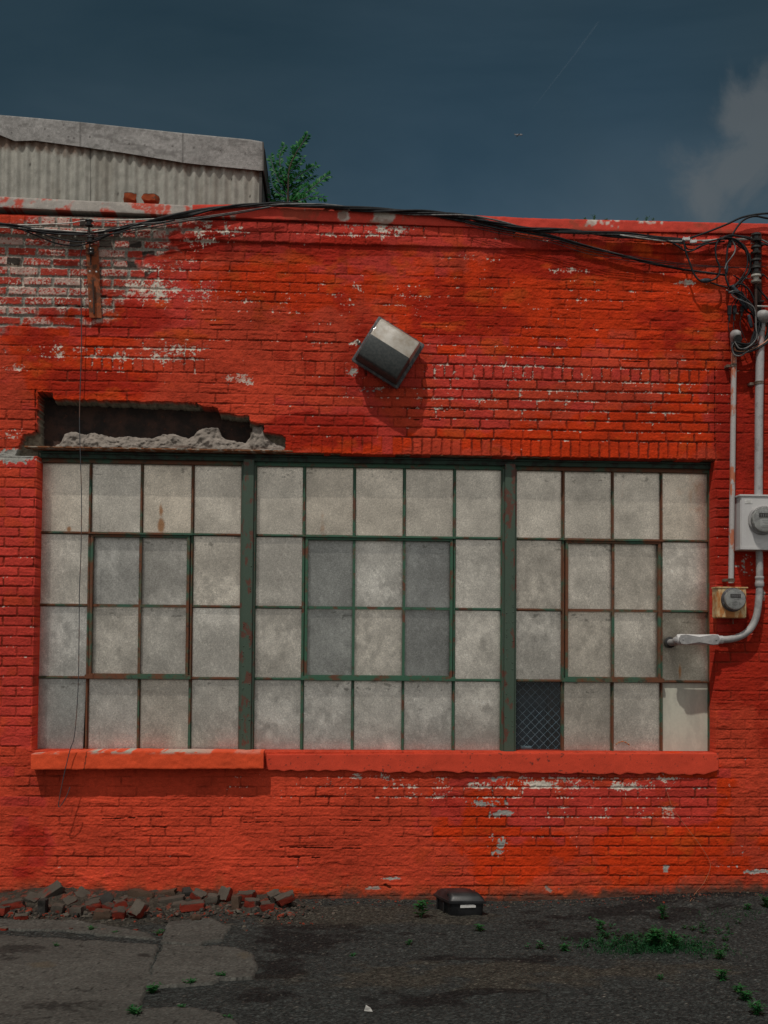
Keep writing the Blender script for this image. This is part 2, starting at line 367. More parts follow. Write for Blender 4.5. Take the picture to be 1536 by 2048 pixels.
# ---- brick wall as a relief: courses, joints, chipped paint, openings
XL, XR = P(70, 1200).x, P(1430, 1200).x        # window jambs
ZT, ZB = 0.5*(P(300, 903).z+P(1200, 915).z), 0.5*(P(300, 1502).z+P(1300, 1505).z)
def axis(a, b, step, a0, b0):
    core = np.arange(a, b, step); lo = a-np.cumsum(np.geomspace(step*2, 0.9, 14)); lo = lo[lo > a0][::-1]; hi = b+np.cumsum(np.geomspace(step*2, 0.9, 14)); hi = hi[hi < b0]
    return np.concatenate([[a0], lo, core, hi, [b0]])
STEP = 0.0037
xs = axis(-2.62, 3.55, STEP, -9.0, 11.0)
ztop_l = 4.72
zs = np.concatenate([[-0.6, -0.35], np.arange(-0.2, 4.70, STEP)])
X, Z = np.meshgrid(xs, zs)
px, py = proj(X, np.zeros_like(X), Z)
CH = 0.0677
z_band = 0.5*(P(500, 489).z+P(1250, 502).z)     # underside of the two projecting header courses
z_row1t = P(1200, 735).z; z_row1b = P(1200, 763).z
z_row2t = 0.5*(P(700, 872).z+P(1400, 885).z); z_row2b = ZT
# course table, top down: (z top, z bottom, kind)
rows = []
z = z_band
rows += [(z+2*CH*1.06, z+CH*1.06, 'H'), (z+CH*1.06, z, 'H')]
k = max(1, round((z_band-z_row1t)/CH)); hh = (z_band-z_row1t)/k
rows += [(z_band-i*hh, z_band-(i+1)*hh, 'S') for i in range(k)]
rows.append((z_row1t, z_row1b, 'R'))
k = round((z_row1b-z_row2t)/CH); hh = (z_row1b-z_row2t)/k
rows += [(z_row1b-i*hh, z_row1b-(i+1)*hh, 'S') for i in range(k)]
rows.append((z_row2t, z_row2b, 'R'))
z = z_row2b
while z > -0.7: rows.append((z, z-CH, 'S')); z -= CH
rows = [(rows[0][0]+0.14, rows[0][0], 'S')]+rows
wob = (fbm(X*2.2, Z*2.2, 3, 11)-0.5)*0.008+(fbm(X*11, Z*11, 2, 21)-0.5)*0.003
wobx = (fbm(X*9, Z*9, 2, 31)-0.5)*0.012
Zw = Z+wob; Xw = X+wobx
pil_l = X < XL-0.012; pil_r = X > XR+0.010
tb = np.array([r[0] for r in rows]); bb = np.array([r[1] for r in rows])
ri = np.clip(len(tb)-np.searchsorted(tb[::-1], Zw, side='left')-0, 0, len(tb)-1)
ri = np.clip(np.searchsorted(-tb, -Zw, side='left')-1, 0, len(tb)-1)
kind = np.array([{'S': 0, 'H': 1, 'R': 2}[r[2]] for r in rows])[ri]
rowtop, rowbot = tb[ri], bb[ri]
pil = (pil_l | pil_r) & (kind != 1) & (Z < z_row1t+0.01)
kind = np.where(pil | (kind == 2) & ((X > XR+0.01) | (X < P(180, 720).x)), 0, kind)
rowtop2 = rowtop
BL = 0.2035
wid = np.where(kind == 0, BL, np.where(kind == 1, 0.1058, 0.0695))
head_course = (ri % 7 == 5) & (kind == 0)
off = np.where(kind == 0, (ri % 2)*0.5*BL+hash2(ri, 3.0)*0.028, hash2(ri, 1.0)*0.03)
off = np.where(pil_r & (Z < z_row1t), XR+0.010+np.where(ri % 2 == 0, 0.0, 0.5*BL)-BL*100, off)
off = np.where(pil_l & (Z < z_row1t), XL-0.012-np.where(ri % 2 == 0, 0.0, 0.5*BL)-BL*100, off)
u = (Xw-off)/wid; ci = np.floor(u); fu = u-ci
dxe = np.minimum(fu, 1-fu)*wid
dzt = rowtop-Zw; dzb = Zw-rowbot
dze = np.minimum(dzt, dzb)
rb = hash2(ri*1.7, ci*0.93, 1); rb2 = hash2(ri*2.3, ci*1.31, 5); rb3 = hash2(ri*0.77, ci*2.11, 9)
dsharp = np.minimum(dxe, dze)+(fbm(X*50, Z*60, 3, 41, .6)-0.5)*0.0085
d = dsharp
# relief strength (how much thick paint has filled the joints)
rel = np.full_like(X, 0.50)
def region(x0, y0, x1, y1, s, f=40):
    global rel
    m = sst(px, x0-f, x0+f)*(1-sst(px, x1-f, x1+f))*sst(py, y0-f, y0+f)*(1-sst(py, y1-f, y1+f)); rel = lerp(rel, s, m)
region(850, 705, 1445, 930, 1.3); region(-900, 930, 75, 1470, 0.95, 25); region(1428, 700, 1480, 1340, 1.0, 15)
region(-900, 400, 270, 660, 1.0); region(930, 1545, 1440, 1690, 0.95); region(-900, 1545, 900, 1800, 0.42); region(560, 1545, 930, 1640, 0.75)
region(-900, 445, 2500, 490, 0.85, 8); region(1480, 500, 2500, 1450, 0.45); region(620, 740, 860, 905, 0.85); region(1430, 1450, 2500, 1800, 0.55); region(120, 690, 420, 760, 0.9, 20)
relv = np.clip(rel-.13+(fbm(X*5, Z*7, 3, 51)-0.5)*(2.3-1.3*np.clip(rel, 0, 1.2))+(fbm(X*17, Z*22, 2, 55)-0.5)*.8*(1.1-np.clip(rel, 0, 1)), 0.0, 1.25)
half = 0.0018+0.0022*relv
jf = 1-sst(d, half, half+0.0045)
hjoint = -0.0072*relv*jf
hface = (rb-0.5)*0.0032*np.clip(relv, 0.2, 1)+(fu-0.5)*(rb2-0.5)*0.004+(dzt/CH-0.5)*(rb3-0.5)*0.003
soft = 1-np.clip(rel, 0, 1)
lump = (fbm(X*26, Z*40, 4, 61, 0.6)-0.5)*(0.0026+0.0080*soft)+(fbm(X*110, Z*120, 3, 71, 0.7)-0.5)*0.0042
drip = sst(fbm(X*7, Z*34, 3, 81), 0.60, 0.72)*0.0028*(0.4+soft)
h = hjoint+hface+lump+drip
h = np.where((kind == 1) & (Z >= z_band-0.001), h+0.016, h)
h = np.where(Z > rows[1][0]+0.0, h*0.3-0.002, h)
h += 0.004*sst(fbm(X*1.3, Z*1.6, 2, 91), 0.55, 0.75)
fade = sst(px, -600, -150)*(1-sst(px, 1700, 2200)); h = h*np.where((X > -2.6) & (X < 3.5), 1.0, 0.0)
h[:2, :] = 0
# --- tint
t1 = fbm(X*1.1+3, Z*1.3, 4, 101); t2 = fbm(X*4.5, Z*4.5, 4, 111)
def C(r, g, b): return np.array([r, g, b], np.float32)
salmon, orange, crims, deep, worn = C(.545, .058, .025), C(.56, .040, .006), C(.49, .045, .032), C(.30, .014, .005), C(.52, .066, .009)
def mixc(c, k, m): return c+(k-c)*m[..., None]
col = np.broadcast_to(salmon, X.shape+(3,)).copy()
om = blobs(px, py, [(1150, 600, 330, 130, 1), (560, 570, 260, 70, .8), (200, 700, 160, 90, .8), (330, 650, 180, 60, .7), (900, 540, 250, 60, .6), (1250, 1720, 360, 80, .8), (1380, 1590, 60, 60, .8),
      (700, 1790, 500, 16, .6), (100, 720, 60, 90, .8), (1250, 870, 220, 60, .7), (900, 880, 250, 30, .7), (1390, 780, 60, 90, .7), (1000, 1640, 60, 60, .7), (1600, 560, 200, 200, .5)])
col = mixc(col, orange, sst(om+(t1-.5)*1.3+(t2-.5)*.8+(rb3-.5)*.34*np.clip(rel, 0, 1), .48, .64))
cm = blobs(px, py, [(760, 470, 700, 40, 1.0), (760, 520, 130, 40, .8), (30, 1200, 70, 380, .75), (1000, 750, 260, 60, .7), (780, 830, 200, 50, .6), (320, 600, 90, 60, .8), (1460, 1000, 40, 330, .9), (1200, 1600, 260, 60, .7), (150, 540, 230, 140, .8)])
col = mixc(col, crims, sst(cm+(t2-.5)*.9+(rb2-.5)*.6+(t1-.5)*.3+.06, .48, .66)*.9)
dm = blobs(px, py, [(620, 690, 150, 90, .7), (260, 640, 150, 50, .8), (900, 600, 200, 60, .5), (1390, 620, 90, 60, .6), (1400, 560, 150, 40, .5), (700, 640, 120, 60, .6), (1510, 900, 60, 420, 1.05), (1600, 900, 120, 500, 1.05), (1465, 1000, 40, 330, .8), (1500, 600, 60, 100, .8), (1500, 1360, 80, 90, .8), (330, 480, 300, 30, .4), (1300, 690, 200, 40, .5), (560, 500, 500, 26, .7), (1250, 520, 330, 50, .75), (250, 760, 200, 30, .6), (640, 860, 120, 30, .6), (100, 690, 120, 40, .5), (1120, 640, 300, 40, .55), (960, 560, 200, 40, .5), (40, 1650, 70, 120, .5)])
col = mixc(col, deep, sst(dm+(t1-.5)*1.0+(t2-.5)*.9, .42, .70)*.85)  # deep red patches; the strip right of the window is painted shade
col = mixc(col, worn, sst(fbm(X*6, Z*9, 4, 121), .60, .74)*sst(om, .2, .7)*.7)
grain = np.random.RandomState(4).normal(0, 1, X.shape)
tone = 0.70+0.50*t2+(rb-.5)*.10*np.clip(rel, .2, 1)+0.55*(fbm(X*2.0, Z*2.6, 4, 125)-.5)+.30*(fbm(X*30, Z*30, 3, 126)-.5)+.05*grain; col = col*tone[..., None]
# dirt gathered in the joints and on ledges
jn = jf*np.clip(relv, 0, 1)
col = mixc(col, C(.17, .022, .010), jn*(0.45+0.50*sst(fbm(X*12, Z*12, 2, 131), .4, .6)))
# chips down to pale mortar and old whitewash
W = [(300, 582, 95, 26, .95), (395, 592, 40, 26, .85), (472, 757, 30, 9, 1.15), (500, 760, 8, 9, 1.2), (690, 578, 70, 30, .52), (810, 590, 90, 30, .45), (330, 530, 60, 20, .75), (760, 462, 60, 14, .85), (690, 470, 70, 8, .65),
     (160, 700, 18, 7, 1.2), (110, 705, 60, 20, .68), (340, 708, 60, 30, .80), (215, 715, 50, 22, .72), (850, 800, 170, 30, .38), (1000, 742, 180, 24, .40), (1080, 800, 260, 40, .36), (1371, 566, 16, 7, 1.2), (1140, 541, 40, 9, .85), (1180, 600, 60, 14, .5), (1290, 585, 90, 8, .5),
     (1078, 1569, 26, 8, 1.35), (1165, 1568, 80, 14, .82), (1255, 1572, 40, 10, .95), (1320, 1560, 60, 10, .7), (1200, 1625, 150, 12, .5), (1340, 1625, 14, 14, 1.1), (740, 1552, 60, 7, .85), (830, 1592, 80, 10, .7), (955, 1571, 35, 9, .9), (935, 515, 60, 8, .8),
     (560, 612, 150, 30, .36), (430, 460, 60, 14, .8), (400, 480, 40, 20, .7), (80, 585, 150, 60, .55), (60, 520, 120, 40, .5), (1240, 780, 200, 40, .35), (900, 640, 500, 150, .26), (1250, 960, 1, 1, 0), (712, 686, 14, 6, 1.1), (25, 735, 25, 8, 1), (20, 870, 30, 10, .8), (1060, 700, 120, 30, .3), (1000, 1570, 420, 25, .5)]
Gm = [(970, 1606, 45, 9, 1.05), (1003, 1626, 26, 8, 1.2), (1002, 1688, 12, 16, 1.3), (995, 1705, 12, 9, 1.0), (1333, 1737, 8, 10, 1.2), (1512, 1743, 30, 5, 1.3), (785, 1757, 28, 3, 1.2), (750, 1776, 22, 4, 1.1), (1110, 1780, 34, 8, .85), (1330, 1782, 60, 5, .8), (1450, 1730, 40, 10, .6), (32, 912, 42, 14, 1.5), (1500, 1700, 60, 20, .5), (995, 1560, 20, 8, .9),
      (1345, 1330, 0.1, 0.1, 0), (705, 745, 20, 14, .9), (735, 780, 30, 6, .8), (1520, 1190, 14, 16, 1.0), (1490, 1130, 30, 30, .7), (1000, 1690, 30, 40, .55), (1300, 1765, 200, 30, .45), (800, 1770, 200, 18, .45), (25, 700, 40, 8, .7)]
nf = fbm(X*48, Z*48, 4, 141, .62); nf2 = fbm(X*15, Z*15, 3, 151)
edge = jf*np.clip(relv, 0, 1)
topedge = np.exp(-(np.abs(dzt-0.006)/0.005)**2)
nf3 = fbm(X*105, Z*105, 3, 145, .65)
wf = blobs(px, py, W)+(nf-.5)*.9+(nf3-.5)*1.15+(nf2-.5)*.9+edge*.30+topedge*.34*np.clip(rel, 0, 1)
wm = sst(wf, .90, 1.0)
gf = blobs(px, py, Gm)+(nf-.5)*1.4+(nf2-.5)*.5+edge*.15
gm = sst(gf, .90, .98)
# exposed patch, upper corner: bare mortar joints, thin worn paint on the bricks, some dark bricks
ex = blobs(px, py, [(60, 540, 230, 105, 1.15), (-300, 560, 400, 130, 1.2), (160, 470, 190, 45, 1.1), (330, 462, 90, 18, .8), (120, 640, 130, 24, .8), (230, 540, 60, 90, .9), (250, 490, 120, 40, .95), (300, 440, 110, 24, 1.0), (20, 630, 90, 30, .9)])+(nf2-.5)*.5+(t2-.5)*.3
exm = sst(ex, .62, .78)
jm = 1-sst(d+(nf-.5)*.010+(nf2-.5)*.006, .0088, .0125)
col = mixc(col, C(.27, .25, .215)*(1+.0), exm*jm)
brickface = exm*(1-jm)
col = mixc(col, C(.36, .05, .032), brickface*.8)
col = mixc(col, C(.55, .42, .36), brickface*sst(nf3*.7+nf2*.3+(rb-.5)*.3, .50, .60)*.8)
col = col*(1+exm*jm*(nf3-.5)*.9)[..., None]; col = mixc(col, C(.045, .036, .030), brickface*((rb2 > .78) & (fu > .52)))
h = h-0.004*exm*jm
pale = C(.60, .53, .45); grey = C(.34, .33, .30)
col = mixc(col, pale*np.float32(1.0), wm*(.6+.4*(nf2 > .5))); col = mixc(col, grey, gm)
h = h-0.0016*np.maximum(wm, gm)
# cracks and holes
def crack(pts, wpx, s=1.0):
    global h, col
    for (x0, y0), (x1, y1) in zip(pts, pts[1:]):
        dx, dy = x1-x0, y1-y0; L2 = dx*dx+dy*dy; t = np.clip(((px-x0)*dx+(py-y0)*dy)/L2, 0, 1)
        dd = np.hypot(px-x0-t*dx, py-y0-t*dy)+(nf-.5)*3
        wpx = wpx*.75; m = (1-sst(dd, wpx*.4, wpx))*sst(nf2, .36, .5); h = h-0.014*m*s; col = mixc(col, C(.05, .02, .012), m*.8)
for pts, wd in [([(767, 815), (800, 815), (870, 820), (970, 820)], 1.8), ([(795, 838), (880, 840)], 1.8), ([(200, 592), (232, 593)], 2.4), ([(115, 610), (165, 612)], 2.4), ([(480, 650), (420, 650)], 1.4), ([(733, 738), (733, 750)], 3),
                ([(1245, 722), (1300, 724)], 1.6), ([(660, 1640), (760, 1642)], 2.0), ([(270, 1655), (335, 1655)], 1.8), ([(205, 1638), (270, 1636)], 1.8), ([(560, 1695), (720, 1697)], 1.8), ([(480, 1645), (585, 1644)], 1.4), ([(1180, 1560), (1250, 1562)], 1.5), ([(770, 1770), (780, 1776)], 4), ([(560, 1715), (640, 1716)], 1.6),
                ([(1500, 1738), (1536, 1738)], 2.4), ([(1430, 735), (1430, 905)], 1.5), ([(70, 780), (72, 900)], 1.5)]:
    crack(pts, wd)
# soot and splashed dirt at the very foot of the wall
base_px = np.interp(px, [-2000, 0, 560, 1000, 1150, 1400, 1536, 3000], [1793, 1793, 1797, 1806, 1800, 1788, 1785, 1785])
ft = sst(py+(nf2-.5)*26+(nf-.5)*14, base_px-26, base_px-4)
col = mixc(col, C(.055, .042, .03), ft*.9)
col = mixc(col, C(.30, .075, .025), sst(py+(nf2-.5)*70, 1745, 1795)*(1-ft)*.4)
# grime running down from the coping and around the lamp
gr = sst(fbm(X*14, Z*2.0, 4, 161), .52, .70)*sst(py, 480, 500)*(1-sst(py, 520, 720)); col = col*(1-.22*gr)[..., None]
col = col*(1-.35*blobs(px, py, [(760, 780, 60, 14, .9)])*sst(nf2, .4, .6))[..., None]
# --- broken opening over the window, the missing brickwork
HOLE = [(76, 785), (105, 786), (109, 798), (161, 800), (303, 804), (393, 806), (404, 813), (436, 816), (440, 826), (464, 828), (496, 832), (500, 846), (525, 848), (528, 866), (569, 871), (570, 915), (30, 915), (40, 888), (46, 870), (75, 862)]
jx = (fbm(X*40, Z*40, 2, 171)-.5)*7; jy = (fbm(X*40+9, Z*40, 2, 181)-.5)*5
hole = inpoly(px+jx, py+jy, HOLE) & (Z > ZT-0.05)
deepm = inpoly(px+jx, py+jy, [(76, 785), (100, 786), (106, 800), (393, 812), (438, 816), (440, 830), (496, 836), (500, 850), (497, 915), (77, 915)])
h = np.where(hole, -0.085, h); h = np.where(hole & deepm, -0.20, h)
rim = hole & ~deepm
col = np.where(rim[..., None], (C(.23, .20, .15)*(0.6+.8*nf)[..., None]), col); h = np.where(rim, h+(nf-.5)*.02, h)
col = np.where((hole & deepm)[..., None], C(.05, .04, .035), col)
# --- window opening
win = (X > XL) & (X < XR) & (Z > ZB) & (Z < ZT+(fbm(X*8, X*0, 2, 191)-.5)*0.006)
Y = -h; Y = np.where(win, 0.19, Y)
# reveals keep their paint; the rows of vertices just inside the edge carry it
jw = np.roll(win, 1, 1) & np.roll(win, -1, 1) & np.roll(win, 1, 0) & np.roll(win, -1, 0)
col = np.where((win & ~jw)[..., None], C(.40, .035, .018)*(0.7+.6*t2)[..., None], col)
keep = ~(jw[:-1, :-1] & jw[1:, :-1] & jw[:-1, 1:] & jw[1:, 1:])
topz = np.interp(px, [0, 385, 530, 770, 1060, 1536], [393, 410, 408, 424, 437, 447])+12
keep &= ~((py[:-1, :-1] < topz[:-1, :-1]) & (X[:-1, :-1] > -3.5) & (X[:-1, :-1] < 4.5))
# the shadow gap where the soffit returns: split jamb/soffit rows into a few steps for clean walls
XYZ = np.stack([X, Y, Z], -1)
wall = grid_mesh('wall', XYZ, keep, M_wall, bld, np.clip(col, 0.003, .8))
wall['label'] = 'chipped and repainted red brick wall'
del W, Gm

# solid backing behind the relief, side and rear walls, floor slab inside and flat roof
zr = P(700, 440).z
b = MB(); T = 0.215
b.span((-9, T, -0.6), (XL-0.3, 0.34, zr)); b.span((XR+0.3, T, -0.6), (11, 0.34, zr)); b.span((XL-0.3, T, -0.6), (XR+0.3, 0.34, ZB-0.02)); b.span((XL-0.3, 0.245, ZT+0.02), (XR+0.3, 0.34, zr))
b.span((-9, 0.34, -0.6), (-8.8, 7, zr)); b.span((10.8, 0.34, -0.6), (11, 7, zr)); b.span((-9, 7, -0.6), (11, 7.2, zr))
b.build('inner_wall', M_inner, bld)
MB().span((-8.8, 0.34, zr-0.45), (10.8, 7, zr-0.3)).build('roof', M_roof, bld)

# ---- coping
def tintmesh(mb, fn, name, m, parent, smooth=None, label=None):
    o = mb.build(name, m, parent, smooth, label); me = o.data; nv = len(me.vertices)
    co = np.zeros(nv*3, np.float32); me.vertices.foreach_get('co', co); co = co.reshape(-1, 3)+np.array([0, 0, 0], np.float32)
    c = np.ones((nv, 4), np.float32); c[:, :3] = fn(co[:, 0], co[:, 1], co[:, 2])
    at = me.color_attributes.new('tint', 'FLOAT_COLOR', 'POINT'); at.data.foreach_set('color', c.ravel()); return o
def strip(ptsT, ptsB, Yf, Yb, name, m, parent, fn, rough=0.002, step=0.008, label=None, ny=6, seed=300, lip=0.0):
    """a long moulded course: px outlines of top and bottom edges swept from Yf to Yb, with a rough face"""
    x0, x1 = ptsT[0][0], ptsT[-1][0]
    nx = int(abs(x1-x0)*PX/step)+2; pxs = np.linspace(x0, x1, nx)
    yt = np.interp(pxs, [p[0] for p in ptsT], [p[1] for p in ptsT]); yb = np.interp(pxs, [p[0] for p in ptsB], [p[1] for p in ptsB])
    rowsP = []
    H = [P(a, b_, Yf) for a, b_ in zip(pxs, yt)]; L = [P(a, b_, Yf) for a, b_ in zip(pxs, yb)]
    xsw = np.array([p.x for p in H]); zt = np.array([p.z for p in H]); zb = np.array([p.z for p in L])
    nz = max(3, int((zt-zb).mean()/step)+1)
    prof = [(Yb, 0.0), (Yf+0.004, 0.0)]+[(Yf, i/nz) for i in range(nz+1)]+[(Yf+0.004, 1.0), (Yb, 1.0)]
    A = np.zeros((len(prof), nx, 3)); cc = np.zeros((len(prof), nx, 3), np.float32)
    for k, (yy, f) in enumerate(prof):
        zz = zt+(zb-zt)*f
        nse = (fbm(xsw*30, zz*30, 4, seed)-.5)*rough*2+(fbm(xsw*4, zz*8, 2, seed+9)-.5)*rough*2
        inner = 2 <= k <= len(prof)-3
        A[k, :, 0] = xsw; A[k, :, 1] = yy+(nse if inner else 0)+(rough*1.0 if k in (2, len(prof)-3) else 0); A[k, :, 2] = zz+(0 if inner else 0)+((fbm(xsw*25, xsw*0, 3, seed+3)-.5)*rough*1.5 if f in (0., 1.) else 0)
        cc[k] = fn(xsw, np.full(nx, yy), zz)
    # close the ends
    E0 = A[:, :1].copy(); E1 = A[:, -1:].copy(); c0 = A[:, 0].mean(0); c1 = A[:, -1].mean(0); E0[:, 0] = c0; E1[:, 0] = c1
    A = np.concatenate([E0, A, E1], 1); cc = np.concatenate([cc[:, :1], cc, cc[:, -1:]], 1)
    o = grid_mesh(name, A[::-1], np.ones((A.shape[0]-1, A.shape[1]-1), bool), m, parent, cc[::-1])
    o.data.set_sharp_from_angle(angle=R(50))
    if label: o['label'] = label
    return o
def tint_coping_old(x, y, z):
    a = fbm(x*13, z*13, 4, 401); b_ = fbm(x*5, z*9, 3, 402)
    c = np.broadcast_to(C(.40, .365, .33), x.shape+(3,)).copy()*(0.75+.5*a)[..., None]
    b_ = fbm(x*9, z*14, 3, 405); c = mixc(c, C(.55, .06, .03), sst(b_*.9+(a-.5)*1.3+(fbm(x*1.3, z*0, 2, 406)-.5)*.5, .46, .60)*.9); return mixc(c, C(.50, .45, .40), sst(fbm(x*50, z*50, 3, 407), .6, .7)*.6)
def tint_coping(x, y, z):
    a = fbm(x*16, z*16, 4, 411); b_ = fbm(x*3, z*5, 3, 412); q, r_ = proj(x, y, z)
    c = np.broadcast_to(C(.60, .058, .036), x.shape+(3,)).copy()*(0.78+.42*a)[..., None]
    c = mixc(c, C(.57, .50, .44), sst(blobs(q, r_, [(688, 430, 16, 12, 1.0), (770, 434, 34, 16, .9), (640, 430, 60, 20, .4), (1210, 443, 50, 12, .8), (1300, 443, 60, 8, .7), (450, 425, 60, 15, .5), (900, 445, 60, 6, .5)])+(a-.5)*1.6, .72, .86))
    return mixc(c, C(.22, .06, .03), sst(b_+(a-.5), .62, .8)*.6)
strip([(-800, 374), (0, 393), (385, 411)], [(-800, 399), (0, 414), (200, 423), (385, 431)], -0.028, 0.36, 'coping', M_attr, bld, tint_coping_old, 0.002, label='grey coping with worn red paint')
strip([(385, 409), (530, 408), (770, 421), (1060, 436), (1100, 437), (1536, 447), (2500, 466)], [(385, 431), (530, 437), (770, 447), (1100, 460), (1536, 467), (2500, 486)], -0.030, 0.36, 'coping', M_attr, bld, tint_coping, 0.0025, seed=320, label='red painted coping')
MB().span((-8, 0.02, zr-0.1), (11, 0.3, zr-0.02)).build('parapet_core', M_inner, bld)

# ---- sills
def tint_sill(x, y, z):
    a = fbm(x*12, z*20, 4, 421); q, r_ = proj(x, y, z)
    c = np.broadcast_to(C(.68, .075, .022), x.shape+(3,)).copy()*(0.82+.36*a)[..., None]
    topm = sst(-r_, -1510, -1504)
    c = mixc(c, C(.40, .36, .30), np.clip(topm*sst(a, .50, .60)*(1-sst(q, 330, 520)*.7), 0, 1))
    return mixc(c, C(.05, .02, .01), (np.abs(q-171+(r_-1520)*.15) < 1.2)*.8)
strip([(62, 1508), (110, 1505), (230, 1502), (400, 1503), (527, 1504)], [(62, 1540), (250, 1538), (527, 1538)], -0.10, 0.10, 'sill', M_attr, bld, tint_sill, 0.003, 0.006, label='projecting cracked timber sill in red paint', seed=340)
def tint_sill2(x, y, z):
    a = fbm(x*12, z*12, 4, 431); b_ = fbm(x*60, z*60, 2, 432)
    c = np.broadcast_to(C(.60, .058, .026), x.shape+(3,)).copy()*(0.84+.32*a)[..., None]
    return mixc(c, C(.15, .03, .02), sst(b_, .78, .84))
pb = [(533, 1538)]+[(540+14*i, 1541+random.uniform(-2.5, 3.5)+(i*14)*.0075) for i in range(63)]+[(1437, 1540)]
strip([(533, 1509), (1000, 1507), (1437, 1507)], pb, -0.026, 0.16, 'sill', M_attr, bld, tint_sill2, 0.0012, 0.006, label='flush red rendered sill with ragged underside', seed=350)

# ---- steel over the window: beam in the broken opening, shelf angle, mortar rubble
b = MB(); z0 = P(300, 905).z; z1 = P(300, 795).z
b.span((P(60, 850).x, 0.155, z0), (P(600, 850).x, 0.17, z1+0.05)); b.span((P(60, 850).x, 0.06, z1+0.025), (P(600, 850).x, 0.17, z1+0.04))
b.build('steel_beam', M_rustbeam, bld, label='exposed dark rusty lintel beam')
b = MB(); b.box(((XL+P(571, 900).x)/2-0.02, 0.03, ZT+0.013), (P(571, 900).x-XL+0.14, 0.075, 0.010), None, 0.001)
b.box(((XL+XR)/2, 0.075, ZT+0.006), (XR-XL+0.1, 0.13, 0.008)); b.build('shelf_angle', M_angle, bld)
OUT = [(100, 897), (118, 886), (125, 869), (140, 862), (155, 866), (165, 869), (180, 864), (205, 869), (225, 874), (255, 872), (300, 876), (325, 868), (345, 866), (360, 872), (375, 877), (388, 868), (395, 858), (410, 855), (434, 853), (441, 872), (460, 881), (490, 885), (499, 872), (505, 852), (524, 850), (529, 872), (545, 885), (568, 892), (570, 899)]
nx = 260; pxs = np.linspace(100, 570, nx); yt = np.interp(pxs, [p[0] for p in OUT], [p[1] for p in OUT])
xw = np.array([P(a, 890).x for a in pxs]); zt = np.array([P(a, c_, 0.05).z for a, c_ in zip(pxs, yt)]); zt = zt+(fbm(xw*60, xw*0, 3, 501)-.5)*0.012; zt = np.maximum(zt, ZT+0.02)
nk = 26; A = np.zeros((nk+5, nx, 3))
for k in range(nk+5):
    f = min(k/nk, 1.0); zz = zt+(ZT+0.016-zt)*f
    yy = 0.055-0.06*np.sqrt(f)+(fbm(xw*22, zz*22, 4, 511, .6)-.5)*0.055+.030*np.abs(fbm(xw*14, zz*16, 3, 513)-.5)*2+(fbm(xw*80, zz*120, 3, 512)-.5)*.010
    if k == 0: yy = yy*0+0.15
    A[k] = np.stack([xw, np.clip(yy, -0.012, .16), zz], -1)
A = A[:nk+1]
a = fbm(A[..., 0]*40, A[..., 2]*40, 4, 521)
cc = (C(.25, .215, .185)*(0.6+.8*a)[..., None]).astype(np.float32)
lay = sst(fbm(A[..., 0]*4, A[..., 2]*70, 3, 522), .6, .7); cc = mixc(cc, C(.10, .06, .045), lay*sst(-A[..., 2], -(ZT+.055), -(ZT+.02)))
grid_mesh('crumbled_mortar', A[::-1], np.ones((nk, nx-1), bool), mat('crumbled_mortar', f_attr(0.95, .3, 220, .9, .006)), bld, cc[::-1])['label'] = 'lumpy grey mortar left on the steel angle'

# ---- the steel windows
GY = 0.145                                        # glass plane
def gx(px_, py_): return P(px_, py_, GY).x
colpx = [[(80, 925, 72, 1497), (181, 990, 175, 1430), (284, 990, 278, 1430), (385, 990, 381, 1430), (484, 990, 482, 1430)],
         [(510, 990, 507, 1430), (609, 990, 604, 1430), (709, 990, 705, 1430), (808, 990, 806, 1430), (908, 990, 907, 1430), (1004, 990, 1003, 1430)],
         [(1029, 990, 1028, 1430), (1124, 990, 1126, 1430), (1223, 990, 1225, 1430), (1321, 990, 1322, 1430), (1416, 990, 1418, 1430)]]
colX = [[0.5*(gx(a, b_)+gx(c_, d_)) for a, b_, c_, d_ in q] for q in colpx]
rowpx = [(922, 948), (1065, 1083), (1209, 1224), (1354, 1364), (1499, 1504)]
rowZ = [0.5*(P(80, a, GY).z+P(1415, b_, GY).z) for a, b_ in rowpx]
rowZ[0] += 0.0; 
vents = [(1, 3), (1, 4), (1, 3)]
wl = ['westernmost bay of four columns with a rusty-bottomed vent and a slipped lower pane', 'middle bay of five columns with a three-wide green vent', 'bay of four columns holding the clear pane and the pipe hole']
wl = ['four column bay with slipped corner pane', 'five column bay with wide green vent', 'four column bay with a clear pane and the conduit hole']
tones = {}
def panecol(bay, c_, r_):
    base = C(.555, .522, .462)*1.0
    rs = np.random.RandomState(bay*100+c_*10+r_); base = base*(0.86+.22*rs.rand())+C(.03, 0, -.03)*(rs.rand()-.5)
    if r_ == 0: base = base*C(1.07, 1.03, .98)
    if bay == 1 and c_ == 1 and r_ in (1, 2): base = C(.315, .32, .30)
    if bay == 1 and c_ == 3 and r_ in (1, 2): base = C(.295, .30, .285)
    if bay == 1 and c_ in (0,) and r_ in (1, 2): base = base*.92
    if bay == 1 and c_ == 2: base = base*1.05
    if bay == 0 and c_ in (1, 2) and r_ == 1: base = base*.85
    if bay == 2 and r_ in (1, 2): base = base*C(.97, .96, .95)
    if bay == 2 and c_ == 3 and r_ == 2: base = C(.34, .31, .255)  # dim brown tint paints in the shade below the pull fitting
    if bay == 0 and c_ == 0 and r_ == 3: base = C(.42, .42, .39)
    return base
STAIN = [(322, 1050, 6, 16, 1.3), (322, 1030, 4, 22, .8), (138, 1058, 5, 6, 1.2), (645, 1050, 5, 20, .7), (1385, 985, 26, 40, .55), (1140, 1395, .1, .1, 0), (1246, 1000, 6, 40, .4), (1190, 1010, 6, 30, .4), (1360, 1345, 3, 14, .9)]
